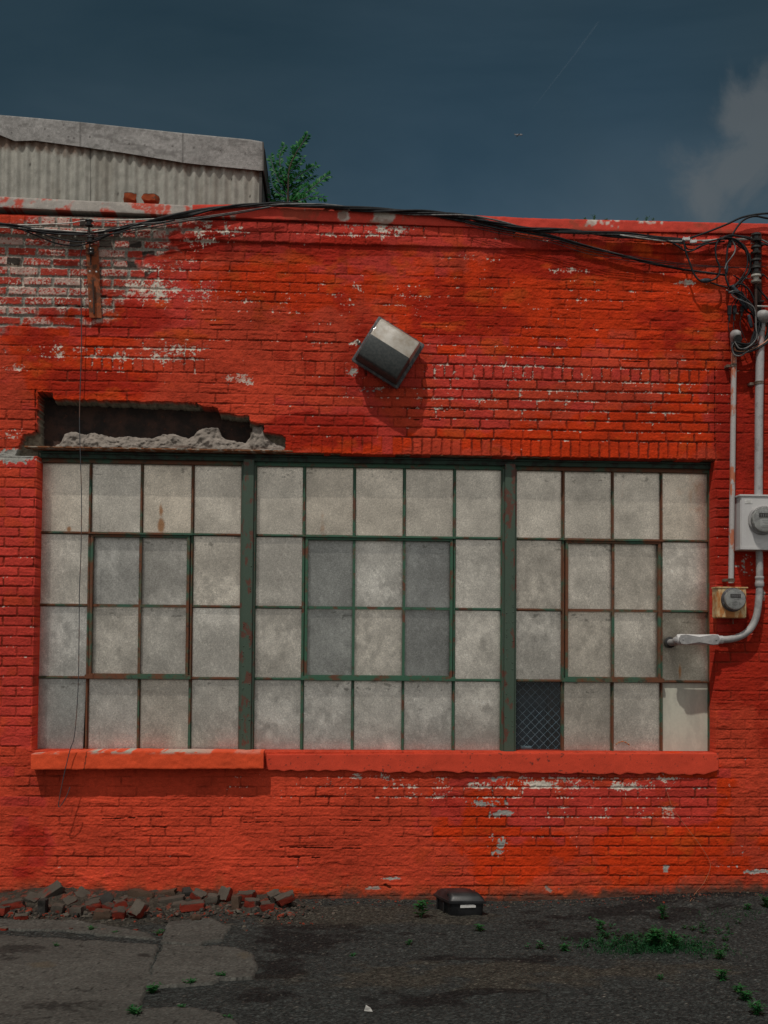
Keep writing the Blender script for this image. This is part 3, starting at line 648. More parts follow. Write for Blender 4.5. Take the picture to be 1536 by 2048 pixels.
DARKS = [(780, 1025, 40, 10, .8), (760, 1020, 50, 20, .5), (440, 1130, 50, 20, .5), (560, 1120, 40, 40, .5), (740, 930, 1, 1, 0), (300, 1170, 40, 30, .5), (430, 1290, 40, 26, .55), (320, 1385, 50, 14, .5), (1160, 1215, 40, 10, .4), (960, 1480, 50, 12, .5), (560, 1215, 70, 12, .5), (650, 1100, 50, 40, .5), (880, 1130, 40, 40, .5), (1340, 1310, 26, 36, .6), (1230, 1380, 40, 8, .3), (600, 1380, .1, .1, 0)]
LIGHTS = [(450, 1190, 50, 40, .8), (180, 1130, 60, 30, .5), (1080, 1180, 50, 20, .7), (1080, 1250, 50, 40, .7), (1160, 1270, 60, 30, .5), (1250, 1260, 50, 30, .5), (540, 1440, 50, 40, .9), (560, 1270, 40, 50, .5), (760, 1180, 40, 30, .8), (740, 1300, 40, 40, .6), (640, 1430, 40, 40, .6), (860, 1430, 50, 40, .5), (970, 1410, 40, 30, .7), (960, 1270, 40, 40, .5), (130, 1270, 40, 50, .6), (230, 1290, 50, 40, .5), (340, 1200, 40, 40, .5), (1350, 1150, 50, 14, .6), (690, 1360, 40, 20, .4)]  # bright reflection patches painted into the pane tint
for bay in range(3):
    cx_ = colX[bay]; nC = len(cx_)-1; v0, v1 = vents[bay]
    fr = MB(); mw_, mh_, F0, F1 = 0.021, 0.019, 0.112, 0.150
    bx0, bx1 = cx_[0]-0.006, cx_[-1]+0.006
    # outer frame
    fr.span((bx0-0.014, F0, rowZ[4]-0.02), (cx_[0]+0.010, F1+.02, rowZ[0]+0.02), .002); fr.span((cx_[-1]-0.010, F0, rowZ[4]-0.02), (bx1+0.014, F1+.02, rowZ[0]+0.02), .002)
    fr.span((cx_[0]+0.0101, F0+.002, rowZ[0]-0.006), (cx_[-1]-0.0101, F1+.018, rowZ[0]+0.022)); fr.span((cx_[0]+0.0101, F0+.002, rowZ[4]-0.022), (cx_[-1]-0.0101, F1+.018, rowZ[4]+0.006))
    for c_ in range(1, nC):
        inside = v0 < c_ < v1
        segs = [(rowZ[4]+.006, rowZ[3]), (rowZ[1], rowZ[0]-.006)] if inside else [(rowZ[4]+.006, rowZ[0]-.006)]
        for a_, b_ in segs:
            w_ = mw_/2*random.uniform(.85, 1.1)
            fr.span((cx_[c_]-w_, F1-.016, a_), (cx_[c_]+w_, F1+.01, b_)); fr.span((cx_[c_]-.005, F0+.006, a_), (cx_[c_]+.005, F1-.0165, b_))
    for r_ in range(1, 4):
        segs = [(cx_[0], cx_[v0]), (cx_[v1], cx_[-1])] if r_ == 2 else [(cx_[0], cx_[-1])]
        for a_, b_ in segs:
            fr.span((a_+.0102, F1-.0155, rowZ[r_]-mh_/2), (b_-.0102, F1+.0105, rowZ[r_]+mh_/2)); fr.span((a_+.0102, F0+.008, rowZ[r_]-.004), (b_-.0102, F1-.0158, rowZ[r_]+.004))
    wo_ = fr.build('window', M_greenrust if bay != 1 else M_green, bld, label=wl[bay])
    # opening vent
    vs = MB(); x0, x1 = cx_[v0]+.012, cx_[v1]-.012; zt_, zb_ = rowZ[1]-.012, rowZ[3]+.010; w_ = .020
    Yv = F0-.012
    vs.span((x0, Yv, zb_), (x0+w_, F1-.018, zt_), .002); vs.span((x1-w_, Yv, zb_), (x1, F1-.018, zt_), .002)
    vs.span((x0+w_, Yv+.002, zt_-w_*.8), (x1-w_, F1-.018, zt_)); vs.span((x0+w_, Yv+.002, zb_), (x1-w_, F1-.018, zb_+w_))
    vs.span((x0-.022, Yv-.014, zb_-.018), (x1+.022, Yv+.012, zb_+.012), .003)     # drip bar
    vs.span((x0-.018, Yv-.010, zt_+.001), (x1+.018, Yv+.020, zt_+.010), .002)
    for c_ in range(v0+1, v1): vs.span((cx_[c_]-.009, Yv+.012, zb_+w_), (cx_[c_]+.009, F1-.02, zt_-w_*.8))
    vs.span((x0+w_, Yv+.014, rowZ[2]-.009), (x1-w_, F1-.0205, rowZ[2]+.009))
    vs.build('vent_sash', [M_greenrust, M_green, M_greenrust][bay], wo_)
    # panes: one glazing mesh per bay, each pane slightly out of true
    verts = []; quads = []; cols = []; off_ = 0
    for c_ in range(nC):
        for r_ in range(4):
            if bay == 2 and (c_, r_) in ((0, 3), (3, 3)): continue
            rs = np.random.RandomState(bay*100+c_*10+r_+5)
            xa, xb, za, zb2 = cx_[c_]+.001, cx_[c_+1]-.001, rowZ[r_+1]+.001, rowZ[r_]-.001
            gX = np.linspace(xa, xb, 68); gZ = np.linspace(za, zb2, 94); A_, B_ = np.meshgrid(gX, gZ)
            u_, v_ = (A_-xa)/(xb-xa)-.5, (B_-za)/(zb2-za)-.5
            yv = GY+(rs.rand()-.5)*.008*u_+(rs.rand()-.5)*.008*v_
            if bay == 0 and c_ == 0 and r_ == 3:      # slipped pane
                A_, B_ = A_-.012+v_*.014-.004, B_-.004+u_*-.004; yv = yv-.004
            if bay == 2 and c_ == 3 and r_ == 2: yv = yv-.010*np.sin(u_*5+v_*3)*(.5-v_)-.012*sst(u_-v_, .3, .9)
            q_, w2 = proj(A_, yv, B_)
            base = panecol(bay, c_, r_)
            nz_ = fbm(A_*6+c_*3.1, B_*6+r_*7.7, 4, 600+bay); ng = fbm(A_*22, B_*16, 4, 620)
            dg = fbm((A_+B_*.6)*70, (B_-A_*.6)*26, 2, 650); k_ = (0.74+.52*nz_)*(0.86+.28*ng)*np.exp(.10*rs.normal(0, 1, A_.shape))*(1+.16*sst(dg, .55, .80)*(r_ > 0))  # dg: streak highlights painted into the tint below the top row
            ed = np.minimum(np.minimum(.5-np.abs(u_), 1)*(xb-xa), (.5-np.abs(v_))*(zb2-za)); k_ = k_*(0.74+.26*sst(ed, 0, .02))
            li = blobs(q_, w2, LIGHTS); da = blobs(q_, w2, DARKS); st = sst(blobs(q_, w2, STAIN)+(ng-.5)*.8, .35, 1.0)
            k_ = k_*(1+.42*li*sst(ng+nz_*.5, .5, .9))*(1-.42*da*sst(nz_+ng*.5, .4, .9))
            cc = base*k_[..., None]; cc = mixc(cc, C(.33, .13, .03), st*.8)
            sp = sst(fbm(A_*90+c_, B_*55, 2, 640), .93, .96); cc = mixc(cc, C(.06, .045, .03), sp*.8)
            sc = sst(fbm(A_*30, B_*60+bay, 3, 641), .70, .75)*(v_ > .33); cc = mixc(cc, C(.08, .08, .065), sc*.5*(rs.rand() > .5))
            idx = np.arange(68*94).reshape(94, 68)+off_
            quads.append(np.stack([idx[:-1, :-1], idx[:-1, 1:], idx[1:, 1:], idx[1:, :-1]], -1).reshape(-1, 4)); verts.append(np.stack([A_, yv, B_], -1).reshape(-1, 3)); cols.append(cc.reshape(-1, 3)); off_ += 68*94
    co = np.concatenate(verts).astype(np.float32); q = np.concatenate(quads).astype(np.int32); cc = np.ones((len(co), 4), np.float32); cc[:, :3] = np.concatenate(cols)
    me = bpy.data.meshes.new('glazing'); me.vertices.add(len(co)); me.vertices.foreach_set('co', co.ravel()); me.loops.add(q.size); me.loops.foreach_set('vertex_index', q.ravel())
    me.polygons.add(len(q)); me.polygons.foreach_set('loop_start', np.arange(0, q.size, 4, dtype=np.int32)); me.polygons.foreach_set('loop_total', np.full(len(q), 4, np.int32)); me.polygons.foreach_set('use_smooth', np.ones(len(q), bool)); me.update(calc_edges=True)
    at = me.color_attributes.new('tint', 'FLOAT_COLOR', 'POINT'); at.data.foreach_set('color', cc.ravel()); me.materials.append(M_glass)
    go = bpy.data.objects.new('glazing', me); place(go, wo_)
    if bay == 2:
        MB().span((cx_[3]+.001, GY-.004, rowZ[4]+.001), (cx_[4]-.001, GY+.004, rowZ[3]-.001)).build('board_pane', M_board, wo_, label='smooth pale board filling the corner pane')
        MB().span((cx_[0]+.001, GY-.002, rowZ[4]+.001), (cx_[1]-.001, GY+.002, rowZ[3]-.001)).build('clear_pane', M_clear, wo_, label='clear dusty pane showing wire mesh inside')
        pts = [P(a, b_, GY-.008) for a, b_ in [(1232, 1489), (1238, 1485), (1246, 1483), (1254, 1486), (1260, 1491)]]
        MB().tube(spline(pts, 4), [.003+.002*math.sin(i*1.9) for i in range(17)], 6).build('paint_smear', mat('orange_smear', f_two((.42, .12, .03), (.35, .2, .1), 60)), wo_)
# mullions between the bays, head member, sub-sill
for (a, b_) in ((colX[0][-1], colX[1][0]), (colX[1][-1], colX[2][0])):
    m_ = MB(); m_.span((a+.008, 0.070, rowZ[4]-.03), (b_-.008, 0.16, rowZ[0]+.03), .003)
    m_.span((a-.006, 0.088, rowZ[4]-.03), (a+.009, 0.110, rowZ[0]-.005), .002); m_.span((b_-.009, 0.088, rowZ[4]-.03), (b_+.006, 0.110, rowZ[0]-.005), .002)
    for _ in range(26):
        zz = random.uniform(rowZ[4]+.03, rowZ[4]+1.3); m_.lathe((random.choice([a+.022, b_-.022])+random.uniform(-.003, .003), 0.071, zz), (0, -1, 0), [(0, .005), (.002, .005), (.004, .003)], 8)
    m_.build('mullion', M_mull, bld, 60)
b = MB(); b.span((XL-.02, 0.085, rowZ[0]+.021), (XR+.02, 0.19, ZT+.01), .002); b.span((XL+.005, 0.065, rowZ[0]+.05), (XR-.01, 0.086, rowZ[0]+.058)); b.build('head_frame', M_head, bld)
b = MB(); b.span((XL+.01, 0.098, ZB-.02), (XR-.01, 0.19, rowZ[4]-.0205), .002); b.build('sill_frame', M_green, bld)

# things inside, seen through the clear pane
cw0, cw1 = colX[2][0]-.15, colX[2][1]+.15; cz0, cz1 = rowZ[4]-.1, rowZ[3]+.15
wm_ = MB(); s_ = .0605
for dire in (1, -1):
    for k in range(-14, 16):
        pts = []
        for j in range(0, 24):
            z_ = cz0+j*s_*.5; x_ = cw0+k*s_+ (dire*(.25*s_ if j % 2 else -.25*s_)) + (0 if dire > 0 else s_*.5)
            if cw0 < x_ < cw1 and z_ < cz1: pts.append((x_, .225+dire*.001*(1 if j % 2 else -1), z_))
        if len(pts) > 2: wm_.tube(pts, .0018, 5)
tag(wm_.build('wire_mesh', M_wire, None), 'galvanised diamond wire mesh behind the only clear pane', 'wire mesh')
b = MB(); p0, p1 = P(1036, 1392, .5), P(1090, 1520, .5); b.span((p0.x-.1, .5, p1.z-.3), (p1.x, .56, p0.z), .004)
tag(b.build('dim_interior_stand_in', M_blue, None), 'added dark blue sheet standing in for the dim interior, behind the wire mesh', 'panel')  # dark blue sheet added to stand for the dim interior
b = MB(); p0, p1 = P(1100, 1366, .4), P(1119, 1520, .4); b.span((p0.x, .4, p1.z-.3), (p1.x, .46, p0.z+.4), .003)
tag(b.build('timber_post', M_brown, None), 'brown timber post inside beside the blue cabinet', 'post')
b = MB(); c0 = P(1052, 1497, .195)
for i in range(6): b.lathe((c0.x-.035+i*.012, .2, c0.z+.006), (1, 0, 0), [(0, .012), (.004, .017-.001*i), (.009, .012)], 12)
tag(b.build('plastic_coil', M_face, None, 40), 'small pale ribbed coil on the ledge inside the clear pane', 'coil')
MB().span((XL, .19, ZB-.06), (XR, .30, ZB-.021)).build('inner_ledge', M_inner, bld)

# ================================================================ GROUND
gxs = axis(-3.1, 3.6, 0.012, -400, 400)
gys = np.concatenate([[-400, -120, -40, -16, -9], np.arange(-6.0, -3.0, .04), np.arange(-3.0, 0.03, 0.010), [0.2, 8, 60, 400]])
GX, GYY = np.meshgrid(gxs, gys)
gpx, gpy = proj(GX, np.minimum(GYY, 0.02)*1.0, np.zeros_like(GX)); far = GYY < -5.5
gpx = np.where(far, GX*60+660, gpx); gpy = np.where(far, 2600, gpy)
def gheight(x, y):
    p_, q_ = proj(x, np.clip(y, -5.5, .02), np.zeros_like(x))
    r_ = np.interp(p_, [-500, 0, 560, 700, 1000, 1150, 1400, 1536, 2500], [.030, .030, .018, .018, -.004, .012, .052, .06, .06])*sst(y, -.75, -.05)
    r_ = r_+(fbm(x*1.5, y*1.5, 3, 701)-.5)*.03*sst(-y, .1, .6)+(fbm(x*9, y*9, 3, 711)-.5)*.010+(fbm(x*34, y*34, 3, 721, .65)-.5)*.008
    return np.where((y < -5.5) | (np.abs(x) > 6), -0.01, r_)
GZ = gheight(GX, GYY)
ga = fbm(GX*1.3, GYY*2.6, 4, 731); gb = fbm(GX*6, GYY*10, 4, 741); gc = fbm(GX*45, GYY*45, 3, 751, .7)
gcol = np.broadcast_to(C(.031, .0345, .0325), GX.shape+(3,)).copy()
gcol = mixc(gcol, C(.046, .041, .031), sst(blobs(gpx, gpy, [(1000, 1950, 450, 28, .9), (640, 1830, 260, 22, .9), (900, 1838, 120, 14, .8), (200, 1840, 300, 22, .9), (480, 1930, 90, 50, .5)])+(gb-.5)*1.0+(ga-.5)*.5, .45, .8)*.75)
gcol = mixc(gcol, C(.0085, .008, .0078), sst(blobs(gpx, gpy, [(600, 1880, 90, 26, .9), (560, 1935, 70, 18, .9), (800, 2000, 110, 16, .8), (530, 1990, 90, 12, .8), (1080, 1918, 60, 8, .7), (900, 1918, 120, 5, .8), (1420, 1798, 220, 12, 1.1), (1150, 1860, 200, 18, .5), (760, 2010, 50, 10, .8), (1300, 1830, 260, 20, .6), (900, 1985, 200, 8, .6), (700, 1868, 200, 20, .5), (1300, 1985, 200, 10, .4)])+(gb-.5)*1.2+(ga-.5)*.6, .42, .72)*.8)
gcol = gcol*(0.55+.9*gc)[..., None]; gcol = mixc(gcol, C(.10, .09, .075), sst(fbm(GX*75, GYY*75, 2, 761), .78, .84)*.6)
gcol = gcol*np.exp(.42*np.random.RandomState(8).normal(0, 1, GX.shape))[..., None]*.93; gcol = np.where(far[..., None], C(.22, .21, .19), gcol)  # far ground paled to reflect in the panes and bounce fill
def f_ground(n):
    p = n.pos(); f1 = n.noise(p, 85, 5, 0.85); f2 = n.vor(p, 75)
    c = n.mix(1.0, n.attr('tint'), n.ramp(f1, [(0.3, .25), (0.7, 2.1)]), 'MULTIPLY')
    c = n.mix(n.smooth(f2, .16, .06), c, n.mix(.5, c, (.085, .078, .066)))
    return n.pbr(c, .95, 0, n.bump(n.math('ADD', f1, n.math('MULTIPLY', f2, -.8)), 1.0, .012), .15)
M_ground = mat('gritty_asphalt', f_ground)
tag(grid_mesh('ground', np.stack([GX, GYY, GZ], -1), np.ones((len(gys)-1, len(gxs)-1), bool), M_ground, None, gcol), kind='structure')
# concrete slabs
SL = [[(-200, 1862), (318, 1893), (302, 1935), (289, 1985), (282, 2012), (262, 2052), (-260, 2200)], [(325, 1893), (470, 1895), (508, 1910), (515, 1935), (505, 1958), (470, 1960), (440, 1957), (425, 1968), (345, 1973), (293, 1975), (306, 1935)],
      [(335, 1848), (420, 1840), (460, 1858), (445, 1882), (395, 1892), (322, 1890), (330, 1868)], [(282, 2022), (330, 2018), (390, 2020), (440, 2030), (475, 2048), (520, 2090), (240, 2110), (265, 2050)], [(-200, 1838), (150, 1846), (300, 1870), (310, 1882), (150, 1868), (-200, 1852)]]
ax = np.arange(-3.4, .2, .010); ay = np.arange(-3.2, -.3, .010); SX, SY = np.meshgrid(ax, ay); sp_, sq_ = proj(SX, SY, np.zeros_like(SX))
jx = (fbm(SX*9, SY*9, 4, 801, .6)-.5)*16; jy = (fbm(SX*9+5, SY*9, 4, 811, .6)-.5)*9
ins = np.zeros(SX.shape, bool)
for s_ in SL: ins |= inpoly(sp_+jx*.7, sq_+jy*.7, s_)
sz = gheight(SX, SY)*.55+.012+(fbm(SX*3, SY*3, 3, 821)-.5)*.006
sz = np.where(ins, sz, gheight(SX, SY)-.012)
sa = fbm(SX*3, SY*5, 4, 831); sb = fbm(SX*40, SY*40, 3, 841, .7)
scol = C(.058, .0565, .050)*(0.75+.5*sa)[..., None]*(.78+.44*sb)[..., None]
scol = scol*1.12*np.exp(.20*np.random.RandomState(9).normal(0, 1, SX.shape))[..., None]; scol = scol*(1-.7*sst(fbm(SX*48, SY*40, 2, 851), .80, .86))[..., None]; scol = mixc(scol, C(.011, .0105, .0095), sst(blobs(sp_, sq_, [(40, 1905, 90, 14, .7), (150, 2020, 120, 16, .8), (190, 1985, 60, 8, .5), (290, 1915, 14, 4, 1.0), (60, 2040, 120, 12, .7), (0, 1920, 60, 10, .7)])+(sb-.5)*.9+(sa-.5)*1.1, .5, .8)*.75)
scol = mixc(scol, C(.075, .062, .042), sst(blobs(sp_, sq_, [(85, 1935, 30, 8, .9), (490, 1915, 16, 8, .8)])+(sb-.5), .5, .8)*.6)
anyi = ins[:-1, :-1] | ins[1:, :-1] | ins[:-1, 1:] | ins[1:, 1:]
tag(grid_mesh('pavement', np.stack([SX, SY, sz], -1), anyi, mat('worn_concrete', f_attr(.92, .45, 90, .7, .006, spec=.15)), None, scol), kind='structure')
def gz(x, y): return float(gheight(np.array([x]), np.array([y]))[0])
def onground(px_, py_):
    p = G(px_, py_, 0.0)
    for _ in range(4): p = G(px_, py_, gz(p.x, min(p.y, -.02)))
    return p

# gravel and crumbs
def rock(mb, p, s, rnd):
    t = bmesh.new(); bmesh.ops.create_icosphere(t, subdivisions=1, radius=1.0)
    sc = Vector((s*rnd.uniform(.7, 1.3), s*rnd.uniform(.7, 1.3), s*rnd.uniform(.4, .8))); e = Euler((rnd.uniform(-.4, .4), rnd.uniform(-.4, .4), rnd.uniform(0, 6))).to_matrix()
    for v in t.verts: v.co = e @ Vector((v.co.x*sc.x, v.co.y*sc.y, v.co.z*sc.z))*rnd.uniform(.7, 1.15)+Vector(p)
    for f in t.faces: mb['f'].append([v.index+mb['n'] for v in f.verts])
    mb['v'] += [tuple(v.co) for v in t.verts]; mb['n'] += len(t.verts); t.free()
def rocks(name, items, m, rnd):
    mb = {'v': [], 'f': [], 'n': 0}
    for p, s in items: rock(mb, p, s, rnd)
    me = bpy.data.meshes.new(name); me.from_pydata(mb['v'], [], mb['f']); me.materials.append(m); o = bpy.data.objects.new(name, me); COL.objects.link(o); return o
def f_rocks(n):
    p = n.pos(); v = n.vor(p, 40, 'Color')
    sepc = n.new('ShaderNodeSeparateColor'); n.l.new(v, sepc.inputs[0])
    c = n.ramp(sepc.outputs[0], [(0.0, (.018, .017, .015)), (.45, (.05, .043, .035)), (.8, (.10, .088, .07)), (.9, (.14, .022, .012)), (1.0, (.20, .035, .016))])
    return n.pbr(c, .95, 0, n.bump(n.noise(p, 200), .4, .002), .2)
M_rocks = mat('rubble_mix', f_rocks)
M_peb = mat('grey_pebbles', lambda n: n.pbr(n.ramp(n.noise(n.pos(), 9, 2), [(.3, (.02, .019, .017)), (.7, (.07, .064, .055))]), .95, 0, None, .2))
rnd = random.Random(5)
it = []
for _ in range(1500):
    a = rnd.uniform(-30, 640)+rnd.gauss(0, 20); q_ = 1812+abs(rnd.gauss(0, 18))
    p = onground(a, q_); s = rnd.choice([.004, .005, .006, .008, .012, .016])*rnd.uniform(.6, 1.2)
    if p.y < -.03: it.append(((p.x, p.y, p.z+s*.2), s))
for _ in range(170):
    a = rnd.uniform(-10, 590); p = onground(a, 1806+rnd.uniform(-2, 30)); s = rnd.uniform(.014, .034)
    if p.y < -.05: it.append(((p.x, p.y, p.z+s*.3+.03*max(0, .3+p.y)), s))
for _ in range(1300):
    a = rnd.uniform(560, 1560); x_ = P(a, 1800).x; y_ = -.02-abs(rnd.gauss(0, .10)); s = rnd.choice([.003, .004, .005, .006, .009])*rnd.uniform(.6, 1.3); it.append(((x_, y_, gz(x_, y_)+s*.3), s))
tag(rocks('rubble', it, M_rocks, rnd), 'broken brick and mortar crumbs strewn before the brick pile', 'rubble', kind='stuff')
it = []
for _ in range(2600):
    y_ = -rnd.uniform(.03, 2.9); x_ = rnd.uniform(-2.4, 3.0); s = rnd.choice([.002, .003, .003, .004, .006])*rnd.uniform(.7, 1.4)
    it.append(((x_, y_, gz(x_, y_)+s*.3), s))
tag(rocks('gravel', it, M_peb, rnd), 'loose grey grit over the asphalt yard', 'gravel', kind='stuff')
p = onground(737, 2022); rk = {'v': [], 'f': [], 'n': 0}
b = MB(); b.prism([p+Vector((-.022, 0, 0)), p+Vector((.02, -.012, 0)), p+Vector((.016, .018, 0)), p+Vector((-.016, .016, 0))], [p+Vector((-.014, .002, .022)), p+Vector((.012, -.002, .012)), p+Vector((.01, .012, .012)), p+Vector((-.012, .01, .026))])
tag(b.build('stone_chip', mat('white_stone', f_two((.42, .41, .38), (.3, .29, .27), 50)), None), 'single white stone chip lying alone on the dark asphalt', 'stone')
for i, (a, q_, s, lab) in enumerate([(145, 1803, .02, ''), (0, 0, 0, '')][:0]): pass

# ================================================================ LOOSE BRICKS
def loose_brick(name, c, ln, yaw, pitch, roll, tone, seed, label, group, small=False):
    rs = np.random.RandomState(seed); t = bmesh.new(); bmesh.ops.create_cube(t, size=1.0)
    bmesh.ops.subdivide_edges(t, edges=list(t.edges), cuts=5, use_grid_fill=True)
    ln = ln*.82; L = .2*ln; sx, sy, sz_ = L, .082, .049
    if small: sx, sy, sz_ = .2*ln, .2*ln*.8, .2*ln*.55
    co = np.array([v.co[:] for v in t.verts])
    co = np.sign(co)*np.minimum(np.abs(co), .5); n3 = np.abs(co) > .49; cnt = n3.sum(1)
    co = co*(1-.035*(cnt >= 2)-.03*(cnt == 3))[:, None]
    P_ = co*np.array([sx, sy, sz_])
    def nn(a, b_, s): return fbm(P_[:, a]*45+seed, P_[:, b_]*45, 3, 900+s)-.5
    P_[:, 0] += nn(1, 2, 1)*.020+(.02 if ln < .95 else .003)*np.sign(co[:, 0])*(fbm(P_[:, 1]*16+seed, P_[:, 2]*16, 2, 904)-.5)*2*(np.abs(co[:, 0]) > .3)
    P_[:, 1] += nn(0, 2, 2)*.014; P_[:, 2] += nn(0, 1, 3)*.014
    face_m = {'red': (.20, .026, .014), 'fired': (.25, .052, .018), 'grey': (.072, .061, .049), 'dark': (.030, .028, .025), 'brown': (.068, .044, .030)}
    redc = np.array(face_m['fired' if tone == 'fired' else 'red'])*rs.uniform(.7, 1.15); cl = np.zeros((len(P_), 3))
    for i in range(len(P_)):
        cl[i] = redc
    mort = np.array(face_m['grey'])*rs.uniform(.75, 1.2)
    # which sides carry mortar
    m_ = np.zeros(len(P_))
    nz2 = fbm(P_[:, 0]*22+seed, (P_[:, 1]+P_[:, 2])*22, 3, 911)
    if tone in ('red', 'fired'): m_ = sst((co[:, 2] > .45)*.55+nz2, .72, .86)
    elif tone == 'grey': m_ = sst(.42+nz2, .62, .74)
    elif tone == 'dark': mort = np.array(face_m['dark']); m_ = np.ones(len(P_))
    elif tone == 'brown': mort = np.array(face_m['brown']); m_ = sst(.45+nz2, .6, .72)
    elif tone == 'mixed': m_ = sst((co[:, 2] > .4)*.5+(co[:, 0] > .45)*.3+nz2, .62, .76)
    P_ = P_+co*(m_*.004*nz2)[:, None]
    cl = cl+(mort-cl)*m_[:, None]; cl = cl*(.75+.5*nz2)[:, None]
    rot = Euler((R(roll), R(pitch), R(yaw)), 'XYZ').to_matrix(); Rm = np.array(rot)
    Pw = P_ @ Rm.T
    for v, q in zip(t.verts, Pw): v.co = q
    bmesh.ops.recalc_face_normals(t, faces=list(t.faces))
    me = bpy.data.meshes.new(name); t.to_mesh(me); t.free()
    cc = np.ones((len(P_), 4), np.float32); cc[:, :3] = cl; at = me.color_attributes.new('tint', 'FLOAT_COLOR', 'POINT'); at.data.foreach_set('color', cc.ravel())
    for p_ in me.polygons: p_.use_smooth = True
    me.set_sharp_from_angle(angle=R(40)); me.materials.append(M_lb)
    o = bpy.data.objects.new(name, me); COL.objects.link(o); o.location = c; return tag(o, label, 'brick', group), Pw[:, 2].min()
M_lb = mat('loose_brick_surface', f_attr(.92, .28, 150, .7, .004, spec=.2))
GR = 'loose bricks heaped along the foot of the wall'
BR = [ # u, v of centre in the close-up of the heap (2.4x), length, yaw, pitch, roll, tone, depth or None for standing on the ground, label
 (6, 285, .6, 80, 8, 0, 'red', None, 'red broken brick cut by the picture edge at the start of the heap'),
 (62, 262, .9, 12, -8, 0, 'mixed', None, 'long red and grey brick lying flat beside the first broken one'),
 (108, 240, .9, 20, -16, 10, 'brown', -.14, 'brown brick resting on the flat one near the start of the heap'),
 (102, 312, .32, 30, 0, 10, 'red', None, 'small red chunk in front of the long flat brick'),
 (232, 205, 1.15, 22, -33, 24, 'grey', -.16, 'highest brick of the heap, tilted like a tent with a grey top'),
 (206, 264, .42, 85, 0, 90, 'dark', None, 'dark grey half brick standing on end under the tented brick'),
 (278, 274, .4, 5, 4, 0, 'grey', None, 'squat grey half brick right beside the dark upright one'),
 (336, 244, .42, 35, -25, 20, 'red', -.22, 'small red half brick tipped sideways above two grey ones'),
 (392, 212, .62, -25, 30, 20, 'mixed', -.13, 'red brick with a pale mortar edge leaning towards the wall'),
 (318, 208, .4, 10, 5, 0, 'red', -.08, 'red half brick at the back against the wall by the tented brick'),
 (368, 284, .42, -8, 0, 0, 'grey', None, 'grey brown half brick low in front of the leaning red one'),
 (446, 264, .5, 15, -12, 8, 'red', None, 'bright red half brick with its face turned outward'),
 (508, 236, .45, -35, 28, 25, 'dark', -.2, 'dark mortar crusted half brick tilted behind the bright red one'),
 (492, 298, .55, 4, 0, 0, 'brown', None, 'low brown brick lying in the front row among crumbs'),
 (578, 254, .5, 12, -6, 0, 'red', -.26, 'dark red half brick sloping beside the upright diamond brick'),
 (572, 296, .42, 12, 0, 12, 'red', None, 'chipped reddish chunk lying flat before the sloping half brick'),
 (524, 272, .4, -10, 12, 0, 'red', -.28, 'thin red fragment wedged in the middle of the front row'),
 (666, 268, .62, 38, -50, 20, 'mixed', None, 'brick standing on its corner like a diamond with one red side'),
 (682, 208, 1.0, -8, 8, -6, 'brown', -.12, 'whole grey brown brick lying on top behind the diamond one'),
 (726, 272, .35, 0, 0, 85, 'dark', -.2, 'dark narrow brick end behind the diamond one'),
 (800, 206, .75, 6, -8, 0, 'brown', -.06, 'flat brown brick at the back touching the painted wall'),
 (822, 238, .95, 12, -6, 0, 'grey', -.18, 'whole mortar covered brick in the middle of the heap'),
 (860, 262, .5, 14, -5, 0, 'grey', -.26, 'grey half brick tucked behind the long red front brick'),
 (922, 266, 1.0, 8, -5, 0, 'red', None, 'longest red brick lying along the front of the heap'),
 (952, 212, .55, -20, 22, 8, 'mixed', -.12, 'red and grey half brick tipped up at the back'),
 (900, 200, .45, 10, -5, 10, 'dark', -.07, 'dark stub against the wall behind the tipped half brick'),
 (1024, 226, .5, -6, 2, 0, 'grey', -.2, 'blocky grey brown half brick after the tipped one'),
 (1080, 206, .6, 60, -55, 0, 'red', -.14, 'red brick leaning steeply against the wall'),
 (1136, 244, .42, 75, 0, 88, 'brown', None, 'brown half brick standing upright near the far end'),
 (1182, 212, .75, -6, -4, 5, 'red', -.14, 'red brick lying behind the upright brown half'),
 (1208, 250, .5, -4, 4, 0, 'mixed', None, 'rounded red half brick just beyond the upright brown half'),
 (1280, 258, .42, 10, 0, 0, 'red', None, 'small red cube shaped brick end in the front row'),
 (1316, 214, .55, 20, -15, 10, 'grey', -.15, 'grey brick piece propped behind the red cube shaped end'),
 (1368, 226, .8, 18, -18, 5, 'mixed', -.22, 'last whole brick of the heap, red end raised'),
 (940, 316, .35, 20, 0, 0, 'brown', None, 'thin brown fragment lying forward of the long red brick'),
 (1100, 290, .18, 20, 0, 0, 'red', None, 'tiny rounded red piece alone before the leaning brick'),
 (342, 366, .18, 25, 0, 0, 'red', None, 'flat red sliver well forward of the heap'),
 (22, 364, .2, 10, 0, 0, 'red', None, 'small red sliver far forward near the picture edge'),
 (656, 328, .16, -20, 0, 0, 'red', None, 'tiny red crumb forward of the diamond brick'),
 (205, 320, .16, -30, 0, 0, 'brown', None, 'tiny brown crumb forward of the dark upright half brick'),
 (770, 388, .16, 10, 0, 0, 'red', None, 'lone red crumb by the weed at the slab corner'),
 (160, 232, .5, -20, 15, 20, 'grey', -.2, 'grey half brick wedged under the edge of the tented brick'),
 (440, 232, .4, 30, -15, 0, 'grey', -.16, 'grey piece showing between the leaning red and the dark crusted brick'),
 (610, 232, .5, -12, 8, 10, 'red', -.14, 'red half brick half hidden under the whole grey brown one'),
]
